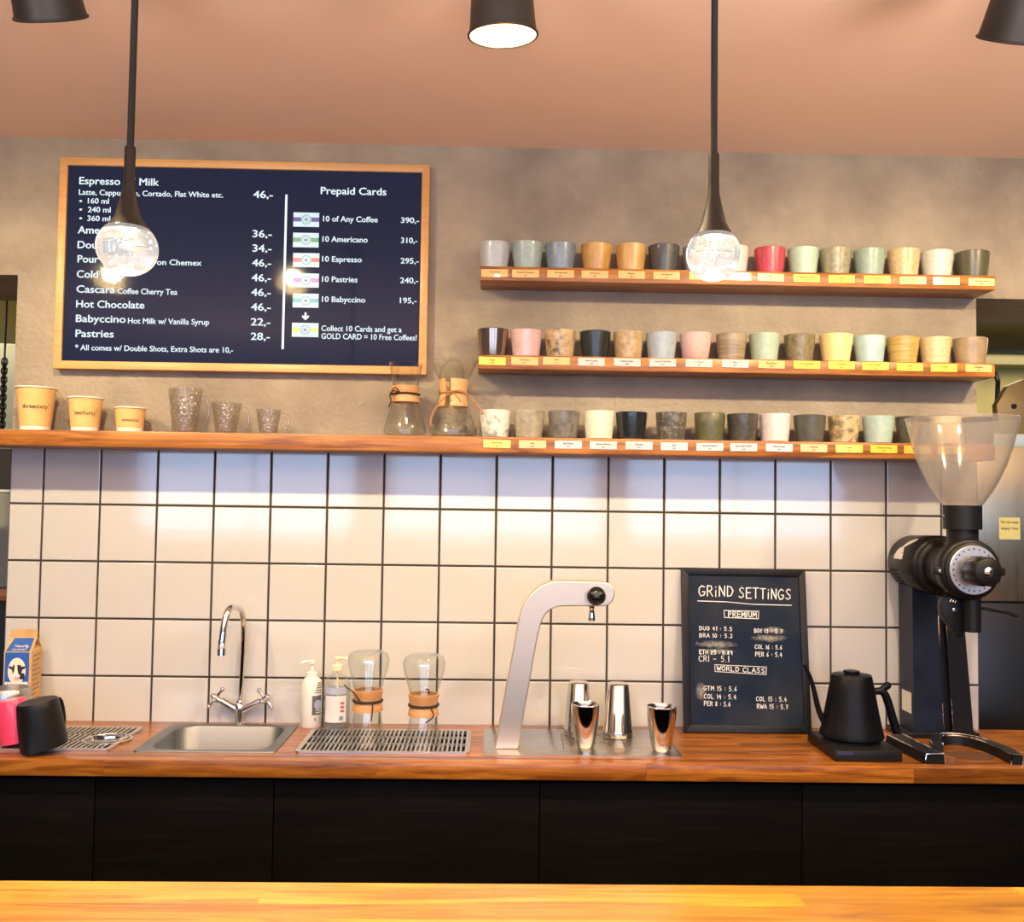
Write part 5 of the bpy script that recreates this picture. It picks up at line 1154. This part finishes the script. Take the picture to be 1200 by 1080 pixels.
# copper-coloured faceted hood with a pale post
t = thing('steel_bin_hood', 'faceted copper-brown hood behind the refrigerator top', 'hood', (1.75, .9, p0.z + hh - .003)); HYB = .9
t.name = 'copper_hood'
hp = lambda x, y: (at(x, y, .62).x - 1.75, at(x, y, .62).z - (p0.z + hh - .003))
zlow = 0.0
poly = [hp(1171, 488), hp(1168, 474), hp(1181, 452), hp(1200, 444), hp(1240, 438), hp(1262, 452), hp(1270, 488)]
poly[0] = (poly[0][0], zlow); poly[-1] = (poly[-1][0], zlow)
b = NB(); prism(b, poly, -.28, -.245, bev=.004); obj('hood_shell', b, M['copper'], t, ang=25)
b = NB(); q_ = hp(1188, 476); lathe(b, [(0, .008), (.008, .006), (.009, 0)], 16, mx=axis_mx((q_[0], -.28, q_[1]), (0, -1, 0))); obj('hood_knob', b, M['black'], t)
a, c = at(1166, 457, 1.44), at(1166, 400, 1.44)
b = NB(); pq0, pq1 = at(1160, 413, 1.46), at(1160, 431, 1.46); box(b, 1.40, 3.0, 1.36, 1.499, pq1.z, pq0.z, bev=.004)
tag(obj('wall_ledge', b, M['back_olive']), 'olive-grey ledge along the back-room wall at the right', 'ledge')
b = NB(); q0, q1 = at(1180, 433, 1.30), at(1181, 452, 1.30); tube(b, smooth_path([(q0.x, 1.40, q0.z), (q0.x + .003, 1.38, (q0.z+q1.z)/2), (q1.x + .01, 1.40, q1.z), (q1.x + .012, 1.42, at(1181, 500, 1.3).z)]), .010, 10)
tag(obj('cable', b, M['black']), 'thick black cable hanging below the olive ledge', 'cable')
# left: cupboard, hanging chain, pale panel
LB = .42
t = thing('back_cupboard', 'dark cupboard with grey door behind the wall at the left edge', 'cupboard', (-2.05, LB + .2, 0))
def lz(y): return at(6, y, LB).z
xr_ = -1.30 + 2.05
b = NB(); box(b, -.5, xr_, -.18, .2, 0, lz(525), bev=.003); obj('carcass', b, M['black'], t)
b = NB(); box(b, -.5, xr_, -.2, -.18, lz(688), lz(577), bev=.002); obj('door', b, M['back_grey'], t)
b = NB(); box(b, -.5, xr_, -.205, -.18, lz(576.5), lz(573.5)); obj('edge_strip', b, M['white_plastic'], t, smooth=False)
b = NB(); box(b, -.5, xr_, -.215, -.18, lz(703), lz(689), bev=.002); obj('wooden_ledge', b, M['shelf'], t)
t = thing('back_counter_box', 'pale grey arched panel glimpsed above the shelf at far left', 'panel', (-1.9, 1.2, lz(525)))
t.name = 'arched_panel'
b = NB(); z0 = 0.0; z1 = at(6, 405, 1.2).z - lz(525)
prism(b, [(-.5, z0), (.32, z0), (.32, z1 - .12), (.22, z1 - .04), (.05, z1), (-.5, z1 + .01)], -.05, .10, bev=.004); obj('panel_shell', b, M['back_grey'], t)
b = NB(); rr_ = random.Random(3); x_ = at(4, 460, .55).x; zt_, zb2 = at(4, 424, .55).z, at(4, 502, .55).z; n = 16
for k in range(n):
    zc = zt_ + (zb2 - zt_)*k/(n-1); mx = Matrix.Translation((x_, .55, zc)) @ Matrix.Rotation(math.pi/2*(k % 2) + .2, 4, 'Z') @ Matrix.Rotation(math.pi/2, 4, 'X')
    pts = [mx @ Vector((.008*math.cos(a), .014*math.sin(a), 0)) for a in [2*math.pi*j/14 for j in range(14)]]; tube(b, pts, .0032, 6, closed=True)
tube(b, [(x_, .55, zt_), (x_, .55, 2.425)], .003, 6)
tag(obj('hanging_chain', b, M['black']), 'black chain hanging in the opening at the left edge', 'chain')
l = bpy.data.lights.new('back_room_light', 'AREA'); l.energy = 10; l.size = .8; l.color = (1, .82, .55)
for x_ in (2.2, -2.1):
    o = bpy.data.objects.new('back_room_light', l); COL.objects.link(o); o.location = (x_, .95, 2.15)
